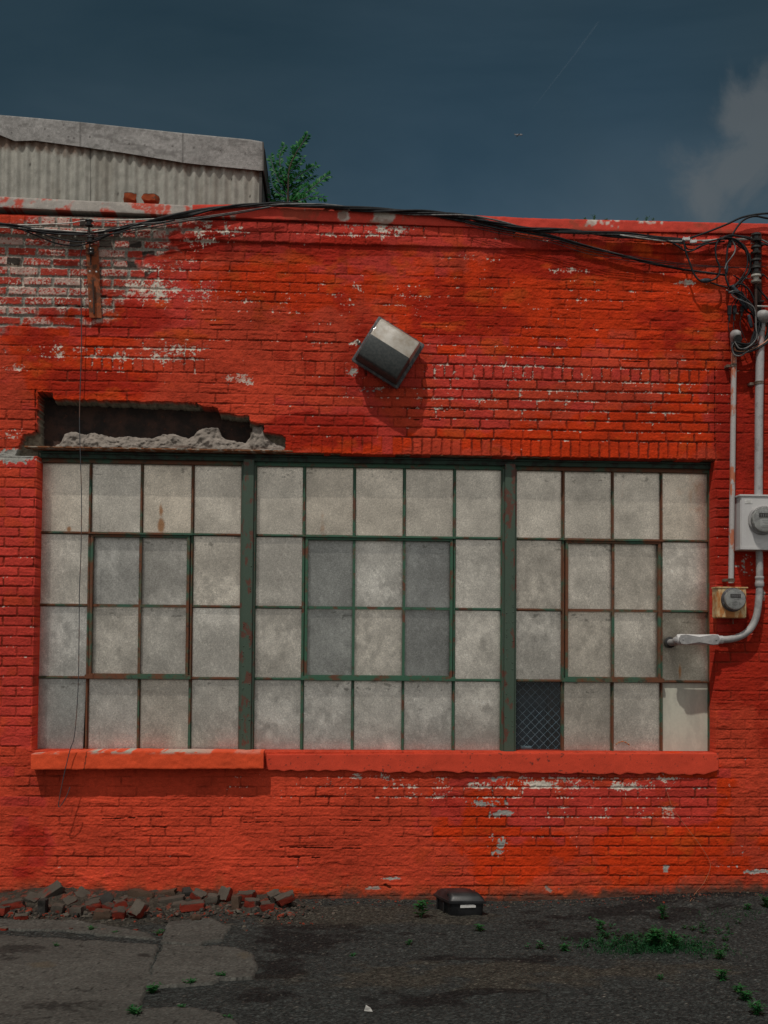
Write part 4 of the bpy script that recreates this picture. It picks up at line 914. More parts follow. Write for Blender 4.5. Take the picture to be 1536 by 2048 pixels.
for i, (u_, v_, ln, yw, pt, rl, tn, dep, lab) in enumerate(BR):
    a, q_ = u_/2.4, 1700+v_/2.4
    small = ln <= .35
    if dep is None:
        hh_ = .03 if not small else .2*ln*.28
        if abs(rl) > 60: hh_ = .045
        if 'diamond' in lab: hh_ = .065
        p = G(a, q_, hh_+.02)
        o, mn = loose_brick('loose_brick', p, ln, yw, pt, rl, tn, 50+i, lab, GR, small)
        o.location.z = gz(p.x, min(p.y, -.06))-mn-.004
        if p.y > -.07: o.location.y = -.07
    else:
        p = P(a, q_+3, dep); o, mn = loose_brick('loose_brick', p, ln, yw, pt, rl, tn, 50+i, lab, GR, small)
# a low bed of rubble carries the upper bricks
nx, ny = 240, 26; bxs = np.linspace(P(-60, 1800).x, P(600, 1800).x, nx); bys = np.linspace(-.46, .0, ny); BX, BY = np.meshgrid(bxs, bys)
prof = np.interp(BX, [bxs[0], P(40, 1800).x, P(100, 1800).x, P(200, 1800).x, P(300, 1800).x, P(420, 1800).x, P(560, 1800).x, bxs[-1]], [.03, .06, .09, .065, .065, .045, .03, 0])
bz = gheight(BX, BY)+prof*sst(BY, -.42, -.08)+(fbm(BX*14, BY*14, 4, 951, .6)-.5)*.03-.008
bcol = C(.048, .041, .032)*(.5+fbm(BX*40, BY*40, 3, 961))[..., None]; bcol = mixc(bcol, C(.22, .04, .02), sst(fbm(BX*30, BY*30, 3, 962), .62, .7)*.6)
tag(grid_mesh('debris', np.stack([BX, BY, bz], -1), np.ones((ny-1, nx-1), bool), M_ground, None, bcol), 'crumbled mortar bed under the brick heap', 'debris', kind='stuff')
# two bricks on the parapet
zc = P(265, 404, .06).z
for i, (a, q_, ln, yw, lab) in enumerate([(261, 396, .46, 14, 'broken orange brick end with white flecks, first on the parapet coping'), (302, 399, .56, -12, 'orange brick lying beyond the first one on the parapet coping')]):
    o, mn = loose_brick('parapet_brick', P(a, q_, .08), ln, yw, 0, 0, 'fired', 150+i, lab, 'loose bricks lying on the parapet')
    o.location.z = P(a, 406+1.5*i, .08).z-mn+.004

# ================================================================ CORRUGATED SHED ON THE ROOF
SY0 = 0.75
def Ps(a, b_, dy=0.0): return P(a, b_, SY0+dy)
shed = empty('rooftop_shed', Ps(260, 410), 'grey corrugated metal shed with a drooping flashing rising behind the parapet', 'shed')
xa, xb = Ps(-260, 350).x, Ps(524, 350).x; nx = int((xb-xa)/.006); cxs = np.linspace(xa, xb, nx); zlo = zr-.32; nz = 60
q0, _ = proj(cxs, np.full(nx, SY0), np.full(nx, 4.8))
A = np.zeros((nz, nx, 3)); 
ztp = np.array([Ps(a, b_).z for a, b_ in zip(q0, np.interp(q0, [-300, 0, 360, 528], [215, 250, 290, 315]))])
for k in range(nz):
    f = k/(nz-1); zz = zlo+(ztp-zlo)*f
    A[k] = np.stack([cxs, SY0+.009*np.sin(2*np.pi*cxs/.0745+.6*np.sin(cxs*3))+(.003*(np.floor((cxs-xa)/.62) % 2)), zz], -1)
ca = fbm(A[..., 0]*30, A[..., 2]*22, 4, 971, .65); cb = fbm(A[..., 0]*9, A[..., 2]*1.6, 3, 972)
cq, cr = proj(A[..., 0], A[..., 1], A[..., 2])
fl_b = np.interp(cq, [-300, 0, 70, 160, 250, 360, 362, 528], [262, 278, 281, 292, 307, 324, 320, 340])
cc = C(.30, .295, .26)*(.62+.76*ca)[..., None]
cc = mixc(cc, C(.11, .055, .03), (1-sst(cr-fl_b+(ca-.5)*22+(cb-.5)*34, 2, 22))*.8)
cc = mixc(cc, C(.17, .15, .12), sst(cb, .55, .75)*.4)
hl = np.zeros_like(cq)
for (hx, hy) in [(119, 322), (120, 382), (12, 360), (463, 359), (500, 393), (349, 377), (236, 388), (420, 352), (60, 330)]: hl = np.maximum(hl, 1-sst(np.hypot(cq-hx, cr-hy), 1.0, 2.3))
for sx_ in (181,): hl = np.maximum(hl, (1-sst(np.abs(cq-sx_+0*cr), .6, 1.8))*.7)
cc = mixc(cc, C(.03, .025, .02), hl)
grid_mesh('corrugated_wall', A, np.ones((nz-1, nx-1), bool), mat('corrugated_iron', f_attr(.75, .25, 170, .4, .002, spec=.3)), shed, cc)
# side, rear and roof of the shed
b = MB(); yb_ = SY0+2.2; zR = Ps(528, 300).z; zL = Ps(-260, 225).z
b.prism([(xb, SY0-.01, zlo), (xb, SY0-.01, zR-.02), (xb, yb_, zR-.02), (xb, yb_, zlo)], [(xb-.02, SY0-.01, zlo), (xb-.02, SY0-.01, zR-.02), (xb-.02, yb_, zR-.02), (xb-.02, yb_, zlo)])
b.prism([(xa, yb_, zlo), (xb, yb_, zlo), (xb, yb_, zR), (xa, yb_, zL)], [(xa, yb_+.02, zlo), (xb, yb_+.02, zlo), (xb, yb_+.02, zR), (xa, yb_+.02, zL)])
b.prism([(xa-.0, SY0+.03, zlo), (xa, SY0+.03, zL), (xa, yb_, zL), (xa, yb_, zlo)], [(xa-.02, SY0+.03, zlo), (xa-.02, SY0+.03, zL), (xa-.02, yb_, zL), (xa-.02, yb_, zlo)])
b.build('side_wall', mat('dark_side_sheet', f_two((.10, .095, .085), (.05, .045, .04), 6)), shed)
b = MB(); e0, e1 = Ps(-260, 216, -.03), Ps(529, 288, -.03)
b.prism([(e0.x, SY0+.03, e0.z-.01), (e1.x, SY0+.03, e1.z-.01), (e1.x, yb_, e1.z), (e0.x, yb_, e0.z)], [(e0.x, SY0+.03, e0.z-.03), (e1.x, SY0+.03, e1.z-.03), (e1.x, yb_, e1.z-.03), (e0.x, yb_, e0.z-.03)])
b.build('roof', M_roof, shed)
M_flash = mat('granular_flashing', f_attr(.95, .55, 210, .8, .003, spec=.2))
top = [(-260, 205), (0, 230), (60, 235), (160, 244), (364, 266), (500, 279), (527, 284)]
bot = [(-260, 258), (0, 270), (30, 282), (70, 281), (160, 293), (250, 306), (360, 324), (363, 325), (400, 329), (450, 334), (520, 341), (527, 341)]
for k, (s0, s1, lab) in enumerate([(-260, 160.5, 'buckled flashing sheet with a lifted lower edge'), (159.5, 366, 'long middle flashing sheet with nail heads'), (364.5, 527, 'end flashing sheet folded round the corner')]):
    nx = int((s1-s0)/2.2); pxs = np.linspace(s0, s1, nx); nk = 26; A = np.zeros((nk+2, nx, 3))
    yt = np.interp(pxs, [p_[0] for p_ in top], [p_[1] for p_ in top]); yb2 = np.interp(pxs, [p_[0] for p_ in bot], [p_[1] for p_ in bot])
    for j in range(nk+2):
        f = max(0, (j-1))/nk; dy = -.014-.006*f-.003*k-.010*(fbm(pxs*.02, pxs*0+f*2, 2, 981+k))*f
        if j == 0: dy = np.full(nx, .12)
        rr = [Ps(a_, b_, d_) for a_, b_, d_ in zip(pxs, yt+(yb2-yt)*f, dy*np.ones(nx))]; A[j] = [list(r_) for r_ in rr]
        if j == 0: A[j, :, 2] = A[j, :, 2]*0+np.array([Ps(a_, b_, -.035).z for a_, b_ in zip(pxs, yt)])
    fa = fbm(A[..., 0]*5, A[..., 2]*9, 4, 991); fb = fbm(A[..., 0]*60, A[..., 2]*60, 2, 992)
    cc = C(.27, .262, .252)*(.72+.5*fa)[..., None]*(.7+.6*fb)[..., None]
    fq, fr_ = proj(A[..., 0], A[..., 1], A[..., 2]); hl = np.zeros_like(fq)
    for (hx, hy) in [(23, 265), (97, 272), (137, 274), (148, 276), (180, 274), (258, 288), (290, 290), (345, 292), (388, 295), (441, 301), (490, 307), (127, 250), (90, 258)]: hl = np.maximum(hl, 1-sst(np.hypot(fq-hx, fr_-hy), .9, 2.2))
    hl = np.maximum(hl, (1-sst(np.minimum(np.abs(fq-160.5), np.abs(fq-365.5)), .5, 1.9))*.8); hl = np.maximum(hl, sst(fbm(A[..., 0]*9, A[..., 2]*30, 3, 993), .62, .72)*.35)
    cc = mixc(cc, C(.05, .045, .042), hl)
    grid_mesh('flashing', A[::-1], np.ones((nk+1, nx-1), bool), M_flash, shed, cc[::-1])['label'] = lab
b = MB(); c0, c1, c2, c3 = Ps(527, 284, -.07), Ps(528, 341, -.07), Ps(530, 341, .5), Ps(530, 290, .5)
b.prism([c0, c1, Vector((c1.x+.01, SY0+2, c1.z)), Vector((c0.x+.01, SY0+2, c0.z))], [c0+Vector((-.01, 0, 0)), c1+Vector((-.01, 0, 0)), Vector((c1.x, SY0+2, c1.z)), Vector((c0.x, SY0+2, c0.z))])
b.build('corner_cap', M_roof, shed)

# ================================================================ SAPLING
def leaf(mb, p, d, up, L, W_):
    d = d.normalized(); s = d.cross(up).normalized(); nrm = s.cross(d)
    a = mb.b.verts.new(p); m1 = mb.b.verts.new(p+d*L*.45+s*W_/2+nrm*L*.05); m2 = mb.b.verts.new(p+d*L*.45-s*W_/2+nrm*L*.05); m0 = mb.b.verts.new(p+d*L*.5-nrm*L*.02); t = mb.b.verts.new(p+d*L-nrm*L*.12)
    for f in ((a, m1, m0), (m1, t, m0), (m0, t, m2), (a, m0, m2)): mb.b.faces.new(f)
TY = 1.0
sap = empty('sapling', P(575, 420, TY), 'young green sapling growing from the roof beside the corrugated shed', 'sapling')
tr = MB(); cr_ = MB(); rnd = random.Random(3)
BRN = [[(575, 430), (576, 380), (578, 340), (590, 310), (606, 285), (616, 268)], [(576, 380), (562, 340), (560, 310), (570, 290)], [(574, 390), (556, 360), (545, 330), (541, 310)], [(578, 370), (600, 350), (620, 338), (634, 331)],
       [(577, 400), (605, 390), (630, 372), (648, 356), (660, 350)], [(576, 405), (600, 400), (625, 392), (652, 396)], [(576, 350), (590, 335), (600, 325), (606, 312)], [(572, 395), (555, 385), (545, 372), (540, 350)], [(577, 390), (590, 375), (610, 362), (628, 350)],
       [(576, 410), (560, 400), (548, 398), (541, 390)], [(578, 335), (582, 318), (588, 300), (596, 288)], [(577, 400), (592, 392), (606, 378), (618, 372)], [(575, 375), (568, 362), (560, 350), (556, 338)]]
for bi, br in enumerate(BRN):
    dy0 = rnd.uniform(-.12, .2); m_ = len(br)-1
    pts = spline([P(a, b_, TY+dy0*i/m_) for i, (a, b_) in enumerate(br)], 7)
    tr.tube(pts, [(.009 if bi == 0 else .004)*(1-.75*i/len(pts)) for i in range(len(pts))], 6)
    L_ = sum((b_-a).length for a, b_ in zip(pts, pts[1:])); cnt = int(L_/.0072)
    for j in range(cnt):
        f = (j+.5)/cnt
        if bi == 0 and f < .25: continue
        i = min(int(f*(len(pts)-1)), len(pts)-2); p = pts[i].lerp(pts[i+1], f*(len(pts)-1)-i); d = (pts[i+1]-pts[i]).normalized()
        side = Vector((d.z, rnd.uniform(-.8, .8), -d.x)).normalized()*(1 if j % 2 else -1)
        ld = (d*.6+side*.9+Vector((0, rnd.uniform(-.4, .4), rnd.uniform(-.2, .3)))).normalized(); s_ = rnd.uniform(.038, .060)*(1-.25*f)
        leaf(cr_, p+side*.003, ld, Vector((rnd.uniform(-.7, .7), -1, .9+rnd.uniform(-.7, .5))).normalized(), s_, s_*.62)
tr.build('trunk', M_bark, sap); cr_.build('crown', M_leaf, sap, fix=False)

# ================================================================ WEEDS
def weed(name, base, hgt, nst, label, cat='weed', m=M_weed, seed=0, spread=.5, lf=.03, group=None, bushy=1.0):
    rnd = random.Random(seed); st = MB(); base = Vector(base)
    for s_ in range(nst):
        a = rnd.uniform(0, 6.28); lean = rnd.uniform(.05, spread); hh_ = hgt*rnd.uniform(.55, 1)
        tip = base+Vector((math.cos(a)*lean*hh_, math.sin(a)*lean*hh_, hh_)); mid = base.lerp(tip, .5)+Vector((0, 0, .12*hh_))
        pts = spline([base+Vector((rnd.uniform(-.006, .006), rnd.uniform(-.006, .006), -.01)), mid, tip], 5)
        st.tube(pts, [.0022*(1-.7*i/len(pts)) for i in range(len(pts))], 5)
        k = int(bushy*max(4, hh_/.011))
        for j in range(k):
            f = .15+.85*(j+.5)/k; i = min(int(f*(len(pts)-1)), len(pts)-2); p = pts[i].lerp(pts[i+1], f*(len(pts)-1)-i); b_ = j*2.4+s_
            d = Vector((math.cos(b_), math.sin(b_), rnd.uniform(.1, .7))).normalized(); leaf(st, p, d, Vector((rnd.uniform(-.3, .3), rnd.uniform(-.3, .3), 1)), lf*rnd.uniform(.6, 1.1), lf*rnd.uniform(.28, .42))
    o = st.build(name, m, None, fix=False); return tag(o, label, cat, group)
WL = [(841, 1835, .10, 3, 'leafy upright weed just left of the black bait box', .4, .045), (318, 1870, .025, 5, 'small weed tuft at the corner of the raised slab piece', 1.2, .02), (304, 1985, .03, 16, 'largest low weed cushion at the slab joint', 1.4, .022), (380, 1971, .025, 9, 'flat weed tuft along the broken slab edge', 1.5, .02),
      (441, 1958, .03, 10, 'round weed tuft by the rounded slab fragment', 1.2, .02), (268, 2034, .04, 9, 'weed tuft growing from the joint nearest the camera', .9, .025), (362, 2016, .015, 5, 'thin weed sprig above the lower slab', 1.4, .015), (457, 2040, .02, 4, 'faint sprig at the lower slab corner', 1.2, .018),
      (960, 1862, .035, 4, 'low weed in open asphalt below the bait box', 1.2, .03), (818, 1890, .025, 3, 'tiny weed alone on the asphalt in the middle', 1.0, .022), (1128, 1902, .03, 5, 'weed at the near end of the grass patch', 1.0, .028), (1326, 1838, .075, 4, 'taller pale weed behind the grass patch', .4, .03), (1200, 1860, .05, 4, 'weed at the back corner of the grass patch', .6, .03),
      (1310, 1896, .085, 9, 'tallest bushy weed inside the grass patch', .45, .038), (1345, 1898, .08, 6, 'bushy weed beside the tallest one in the patch', .6, .032), (1440, 1918, .04, 5, 'weed beyond the far end of the grass patch', .8, .028), (1320, 1958, .02, 3, 'tiny weed forward of the grass patch', 1.0, .02), (1445, 1960, .04, 5, 'dark weed at the foot of the yard near the frame edge', .7, .03),
      (1490, 2000, .04, 9, 'weed cluster near the lower corner of the yard', 1.0, .028), (1515, 2030, .045, 7, 'lowest weed cluster in the yard corner', .9, .028), (1478, 1985, .03, 5, 'small weed above the corner clusters', 1.0, .025), (1536, 1818, .07, 5, 'weed against the wall foot at the frame edge', .6, .03), (1495, 1820, .03, 4, 'low weed in the dark earth below the wall', 1.0, .025),
      (183, 1862, .02, 4, 'dull weed tuft forward of the heap middle', 1.3, .02), (231, 1868, .015, 3, 'thin sprig right of the dull tuft', 1.3, .018), (112, 1894, .018, 4, 'sprig in the slab crack below the heap', 1.3, .018), (705, 1912, .012, 3, 'tiny sprig in the middle of the asphalt', 1.2, .018)]
for i, (a, q_, hg, ns, lab, spd, lf_) in enumerate(WL):
    p = onground(a, q_); weed('weed', (p.x, p.y, p.z-.004), hg*1.35, int(ns*1.6), lab, 'weed', M_weed, 40+i, spd, lf_*1.35, 'weeds in the yard', 1.4)
gb_ = MB(); rnd = random.Random(9)
for _ in range(1500):
    a = rnd.gauss(0, 1); q_ = rnd.gauss(0, 1); a_, b_ = 1310+a*62, 1893+q_*9
    if abs(a) > 2 or abs(q_) > 1.9: continue
    p = onground(a_, b_); hg = rnd.uniform(.01, .035)*(1.5-.4*abs(a)); d = Vector((rnd.uniform(-1, 1), rnd.uniform(-1, 1), 1.5)).normalized()
    leaf(gb_, p, d, Vector((rnd.uniform(-1, 1), rnd.uniform(-1, 1), .2)).normalized(), hg, .005)
for (cx2, cy2, sx2, sy2, k) in [(1180, 1888, 30, 8, 150), (1405, 1905, 35, 7, 200), (1245, 1905, 30, 5, 200), (1480, 1830, 50, 6, 120)]:
    for _ in range(k):
        p = onground(cx2+rnd.gauss(0, 1)*sx2, cy2+rnd.gauss(0, 1)*sy2)
        if p.y > -.02: continue
        leaf(gb_, p, Vector((rnd.uniform(-1, 1), rnd.uniform(-1, 1), 1.3)).normalized(), Vector((rnd.uniform(-1, 1), rnd.uniform(-1, 1), .2)).normalized(), rnd.uniform(.01, .028), .005)
for k in range(120):
    tcl = rnd.choice([(1310, 1890, 45, 8), (1310, 1888, 60, 10), (1250, 1882, 40, 10), (1380, 1898, 40, 8), (1200, 1880, 26, 10), (1300, 1862, 90, 12), (1230, 1900, 90, 8), (1400, 1880, 60, 14)])
    p = onground(tcl[0]+rnd.gauss(0, 1)*tcl[2], tcl[1]+rnd.gauss(0, 1)*tcl[3]); hh_ = rnd.uniform(.010, .055)*(1.3 if k % 9 == 0 else .8)
    for j in range(int(6+hh_*260)):
        f = rnd.random(); a = rnd.uniform(0, 6.28); q_ = p+Vector((rnd.gauss(0, .006), rnd.gauss(0, .006), hh_*f))
        leaf(gb_, q_, Vector((math.cos(a), math.sin(a), rnd.uniform(0, .9))).normalized(), Vector((rnd.uniform(-.4, .4), rnd.uniform(-.4, .4), 1)), rnd.uniform(.014, .034), rnd.uniform(.007, .014))
tag(gb_.build('grass', M_grass, None, fix=False), 'low dark grass growing through the asphalt', 'grass', kind='stuff')
for i, (a, q_, hg, lab) in enumerate([(1170, 441, .018, 'pale sprig at the start of the coping weeds'), (1188, 441, .035, 'tallest sprig on the coping crack'), (1212, 443, .014, 'low sprig over the white chipped coping spot'), (1273, 443, .024, 'dark sprig standing apart on the coping'), (1292, 443, .036, 'bright green weed on the coping'), (1306, 444, .022, 'last small sprig of the coping weeds')]):
    p = P(a, q_-.5, .05); weed('coping_weed', (p.x, .05, p.z), hg, 5 if i != 3 else 2, lab, 'weed', M_weedl, 90+i, .9, .016, 'weeds growing on the coping', 1.2)

# ================================================================ CABLES
bundle = empty('cable_bundle', P(760, 430, -.09), 'thick bundle of black overhead cables sagging along the coping', 'cable bundle')
CB = -.054
main = [(-160, 436), (0, 452), (90, 462), (178, 462), (250, 456), (350, 434), (430, 418), (500, 410), (560, 407), (640, 412), (700, 418), (780, 422), (860, 426), (930, 433), (1000, 446), (1060, 458), (1130, 463), (1240, 470), (1300, 477), (1365, 481)]
ms = spline([P(a, b_, CB) for a, b_ in main], 12)
rnd = random.Random(12)
def strand(path, amp, per, ph, r, m, name='cable', parent=bundle, drop=None, jit=.004, lab=None):
    L_ = 0; out = []
    for i, p in enumerate(path):
        if i: L_ += (path[i]-path[i-1]).length
        am = amp*(1+.5*math.sin(L_*1.7+ph)); q_ = p+Vector((0, math.sin(L_/per*6.28+ph)*am, math.cos(L_/per*6.28+ph)*am))
        if drop: q_.z += drop(L_, i/len(path))
        q_.y = min(q_.y, -.040)
        out.append(q_)
    return MB().tube(out, r, 7).build(name, m, parent, 180, lab)
for k in range(6):
    strand(ms, .010+.003*k/6, .75+.17*k, k*1.05, [.0076, .0068, .006, .0074, .0056, .0066][k], [M_black, M_black, M_grayc, M_black, M_black, M_black][k])
# looser runs at the near end, sagging to the rack
def cable(pts, r, m, Y=CB, parent=bundle, name='cable', k=8, lab=None):
    q_ = [P(p_[0], p_[1], p_[2] if len(p_) > 2 else Y) for p_ in pts]
    return MB().tube(spline(q_, k), r, 7).build(name, m, parent, 180, lab)
cable([(-120, 440), (0, 446), (60, 466), (110, 486), (150, 491), (185, 484), (250, 458), (330, 440), (420, 420)], .0052, M_black)
cable([(-120, 442), (0, 447), (50, 454), (110, 476), (160, 484), (190, 478), (260, 458), (350, 440)], .0048, M_black, -.075)
cable([(-120, 448), (0, 450), (80, 449), (140, 446), (175, 441), (260, 440), (340, 436)], .0040, M_alu)
cable([(-120, 452), (0, 455), (80, 458), (150, 463), (185, 464), (230, 458), (330, 446), (430, 432), (500, 420)], .0040, M_alu, -.07)
cable([(-50, 458), (0, 452), (100, 466), (160, 470), (220, 468), (300, 455), (400, 438), (480, 426), (560, 410)], .0036, M_black, -.08)
cable([(175, 441), (230, 446), (300, 446), (400, 434), (470, 424), (550, 412)], .0030, M_grayc, -.075)
cable([(640, 412, -.05), (660, 415, -.03), (676, 419, -.035), (700, 420, -.06)], .006, M_strap)
cable([(668, 418), (700, 419), (760, 423), (860, 429), (930, 441), (1000, 455), (1080, 470), (1130, 482), (1220, 505), (1300, 527), (1370, 540), (1420, 546), (1452, 551)], .0066, M_black, -.036)
cable([(900, 430), (960, 440), (1040, 458), (1100, 470), (1180, 493), (1260, 514), (1340, 534), (1440, 548)], .0050, M_grayc, -.040)
cable([(860, 430), (940, 446), (1030, 462), (1110, 474), (1200, 499), (1290, 522), (1380, 541), (1455, 550)], .0060, M_black, -.044)
for k, o_ in enumerate((0, 4, 9)): cable([(930, 441+o_), (1000, 458+o_), (1100, 476+o_), (1185, 499+o_*1.2), (1300, 518+o_), (1385, 529+o_*.5), (1497, 535), (1550, 530)], .0021, M_black, -.06)
cable([(1240, 470), (1330, 482), (1400, 481), (1470, 478), (1510, 478)], .005, M_alu, -.07)
cable([(1300, 476), (1345, 484), (1390, 490), (1430, 480), (1480, 472), (1560, 488)], .0055, M_black, -.07)
def Zp(pts): return [(1100+p_[0]/3.523, 380+p_[1]/3.523)+tuple(p_[2:]) for p_ in pts]
rt = empty('service_wires', P(1470, 520, -.12), 'tangled loops of black service wires hanging at the insulator rack above the meters', 'service wires')
def zc_(pts, r, m=M_black, Y=-.12, name='wire'): return cable(Zp(pts), r*1.3, m, Y*.62, rt, name)
zc_([(985, 340), (1100, 300), (1250, 240), (1340, 198), (1430, 176), (1540, 165), (1700, 170)], .0055)
zc_([(1700, 215), (1536, 200), (1440, 185), (1360, 215), (1300, 290), (1258, 380), (1245, 480), (1242, 560), (1240, 620), (1262, 682)], .0055, Y=-.13)
zc_([(1700, 430), (1536, 388), (1450, 356), (1350, 330), (1270, 320), (1200, 345), (1168, 400), (1172, 480), (1196, 545), (1185, 605), (1130, 640), (1060, 640), (1015, 592), (985, 515), (958, 440), (940, 350)], .0052, Y=-.14)
zc_([(1290, 350), (1370, 395), (1408, 480), (1420, 570), (1440, 650), (1490, 720), (1540, 775)], .005, Y=-.15)
zc_([(830, 350), (900, 395), (960, 432), (1010, 425), (1060, 395), (1130, 375), (1230, 362)], .0046, Y=-.11)
zc_([(870, 360), (940, 378), (970, 415), (1030, 415), (1090, 385), (1200, 360)], .0040, Y=-.10)
zc_([(1280, 350), (1305, 400), (1300, 440), (1275, 480), (1245, 520), (1232, 560)], .0040, M_grayc, -.15)
zc_([(1070, 362), (1150, 352), (1250, 345), (1350, 350), (1460, 342)], .0055, M_alu, -.11)
zc_([(1130, 652), (1190, 672), (1255, 688)], .0045)
zc_([(1262, 682), (1340, 662), (1400, 700), (1440, 780), (1450, 860), (1448, 960), (1430, 1040), (1410, 1100)], .0052, Y=-.16)
zc_([(1390, 800), (1450, 860), (1470, 900), (1485, 920)], .0062, Y=-.14)
zc_([(1335, 760), (1400, 820), (1470, 870), (1530, 880), (1600, 900)], .0055, Y=-.15)
zc_([(1292, 600), (1350, 640), (1378, 700), (1380, 760), (1350, 800)], .0030, Y=-.13)
zc_([(1290, 600), (1330, 630), (1352, 680), (1340, 740), (1310, 790)], .0028, Y=-.12)
zc_([(1495, 590), (1530, 620), (1570, 660), (1620, 700)], .0035, Y=-.12)
zc_([(1480, 345), (1530, 370), (1600, 400)], .0045, M_grayc, -.13)
zc_([(1345, 618), (1420, 625)], .0030, M_alu, -.10)
zc_([(1310, 760), (1290, 790), (1275, 820)], .0024); zc_([(1330, 770), (1312, 795), (1302, 820)], .0024); zc_([(1360, 780), (1356, 800), (1352, 820)], .0024)
zc_([(1255, 930), (1258, 980), (1275, 1020), (1285, 1050)], .0022, Y=-.11); zc_([(1292, 930), (1294, 990), (1300, 1040)], .0022, Y=-.11); zc_([(1345, 890), (1340, 960), (1370, 1040), (1390, 1080)], .0022, Y=-.11)
for k in range(6):
    o_ = k*7; zc_([(1488+o_*.9, 915), (1530+o_, 960+o_), (1515+o_, 1040+o_*.6), (1460-o_*.4, 1090+o_), (1400-o_, 1120+o_*.8), (1340-o_*1.5, 1105+o_*1.2), (1312-o_*.8, 1070)], .0042, [M_black, M_grayc, M_black, M_copper, M_black, M_black][k], -.13-.008*k)
zc_([(1300, 1070), (1283, 1110), (1298, 1160), (1345, 1166), (1400, 1130)], .0042, M_grayc, -.18)
for k in range(9):
    rr_ = random.Random(70+k); o = lambda v: v+rr_.uniform(-26, 26)
    zc_([(o(1262), 690+6*k), (o(1330), o(740)), (o(1400), o(820)), (o(1450), o(880)), (o(1470), o(960)), (o(1440), o(1060)), (o(1390), o(1110)), (o(1335), o(1100)), (1300, 1070)], rr_.uniform(.003, .0048), [M_black, M_black, M_grayc][k % 3], -.12-.012*k)
for k in range(4):
    rr_ = random.Random(90+k); o = lambda v: v+rr_.uniform(-18, 18)
    zc_([(o(1190), 350), (o(1240), o(330)), (o(1330), o(370)), (o(1390), o(450)), (o(1400), o(560)), (o(1350), o(640)), (o(1300), 690)], rr_.uniform(.003, .0045), M_black, -.13-.012*k)
zc_([(1440, 940), (1450, 1000), (1432, 1070), (1400, 1100), (1350, 1090), (1320, 1065)], .0044, Y=-.19)
def lump(pts, rr, m, name, Y=-.12, seg=10):
    q_ = [P(p_[0], p_[1], Y*.62) for p_ in Zp(pts)]; n_ = 9; a, b_ = q_[0], q_[-1]; MB().tube([a.lerp(b_, i/(n_-1)) for i in range(n_)], [rr*1.25*(.55+.45*math.sin(math.pi*min(max(i/(n_-1), .12), .88)))*(1+.08*(i % 2)) for i in range(n_)], seg).build(name, m, rt, 180)
lump([(1062, 640), (1130, 638)], .013, M_tape, 'splice', -.14); lump([(1245, 515), (1242, 590)], .010, M_tape, 'splice', -.13)
lump([(1270, 680), (1345, 765)], .015, M_black, 'splice', -.14); lump([(1330, 755), (1392, 835)], .014, M_tape, 'splice', -.15); lump([(1285, 675), (1360, 775)], .012, M_tape, 'splice', -.16)
lump([(1400, 880), (1420, 970)], .011, M_tape, 'splice', -.16); lump([(1268, 340), (1268, 405)], .010, M_black, 'splice', -.13); lump([(715, 345), (775, 352)], .009, M_tape, 'splice', -.10)
for c0, c1 in (((932, 348), (985, 346)), ((985, 366), (1032, 362)), ((1415, 345), (1440, 350)), ((1415, 372), (1440, 370))):
    a, b_ = P(*Zp([c0])[0], -.082), P(*Zp([c1])[0], -.082); d = (b_-a); mb = MB()
    rot = d.to_track_quat('X', 'Z').to_matrix(); mb.box((a+b_)/2, (d.length, .02, .022), rot, .003)
    for f in (.15, .85): mb.box(a.lerp(b_, f)+Vector((0, -.003, .003)), (.004, .022, .026), rot, .001)
    mb.build('clamp', M_silver, rt)
for u_, l0, l1 in ((1265, 815, 930), (1300, 815, 920), (1352, 820, 890)):
    a = P(*Zp([(u_, l0)])[0], -.075); b_ = P(*Zp([(u_+(-3), l1)])[0], -.075)
    MB().loft([[(p_.x+sx_*w_, p_.y+sy_*w_*.8, p_.z) for sx_, sy_ in ((-1, -1), (1, -1), (1, 1), (-1, 1))] for p_, w_ in ((a, .012), (a.lerp(b_, .05), .0135), (a.lerp(b_, .55), .0125), (a.lerp(b_, .6), .007), (a.lerp(b_, .95), .005), (b_, .003))]).build('tap_connector', M_black, rt)

# hanging wire with a hooked end
hang = [(166, 490, -.10), (160, 520, -.07), (162, 600, -.05), (163, 680, -.045), (161, 760, -.04), (159, 840, -.045), (161, 920, -.06), (163, 1000, -.06), (162, 1100, -.06), (159, 1180, -.06), (158, 1280, -.06), (156, 1380, -.08), (149, 1470, -.13), (140, 1500, -.135), (128, 1550, -.13), (120, 1590, -.12), (117, 1613, -.11), (124, 1608, -.12), (134, 1590, -.13), (140, 1574, -.13)]
q_ = spline([P(a, b_, c_) for a, b_, c_ in hang], 8)
tag(MB().tube(q_, .0030, 7).build('hanging_wire', mat('frayed_wire', f_two((.045, .05, .055), (.13, .07, .05), 10, .5, .62, .5)), None, 180), 'single thin wire hanging past the window with a hooked lower end', 'wire')
q_ = spline([P(a, b_, -.02) for a, b_ in [(1335, 1585), (1345, 1615), (1370, 1650), (1400, 1690), (1418, 1720), (1420, 1738), (1408, 1765), (1392, 1785)]]+[onground(1380, 1803)], 8)
tag(MB().tube(q_, .0013, 5).build('thin_wire', mat('copper_thread', f_two((.45, .20, .10), (.30, .14, .08), 20)), None, 180), 'hair thin orange wire curling down the wall foot beyond the sill end', 'wire')

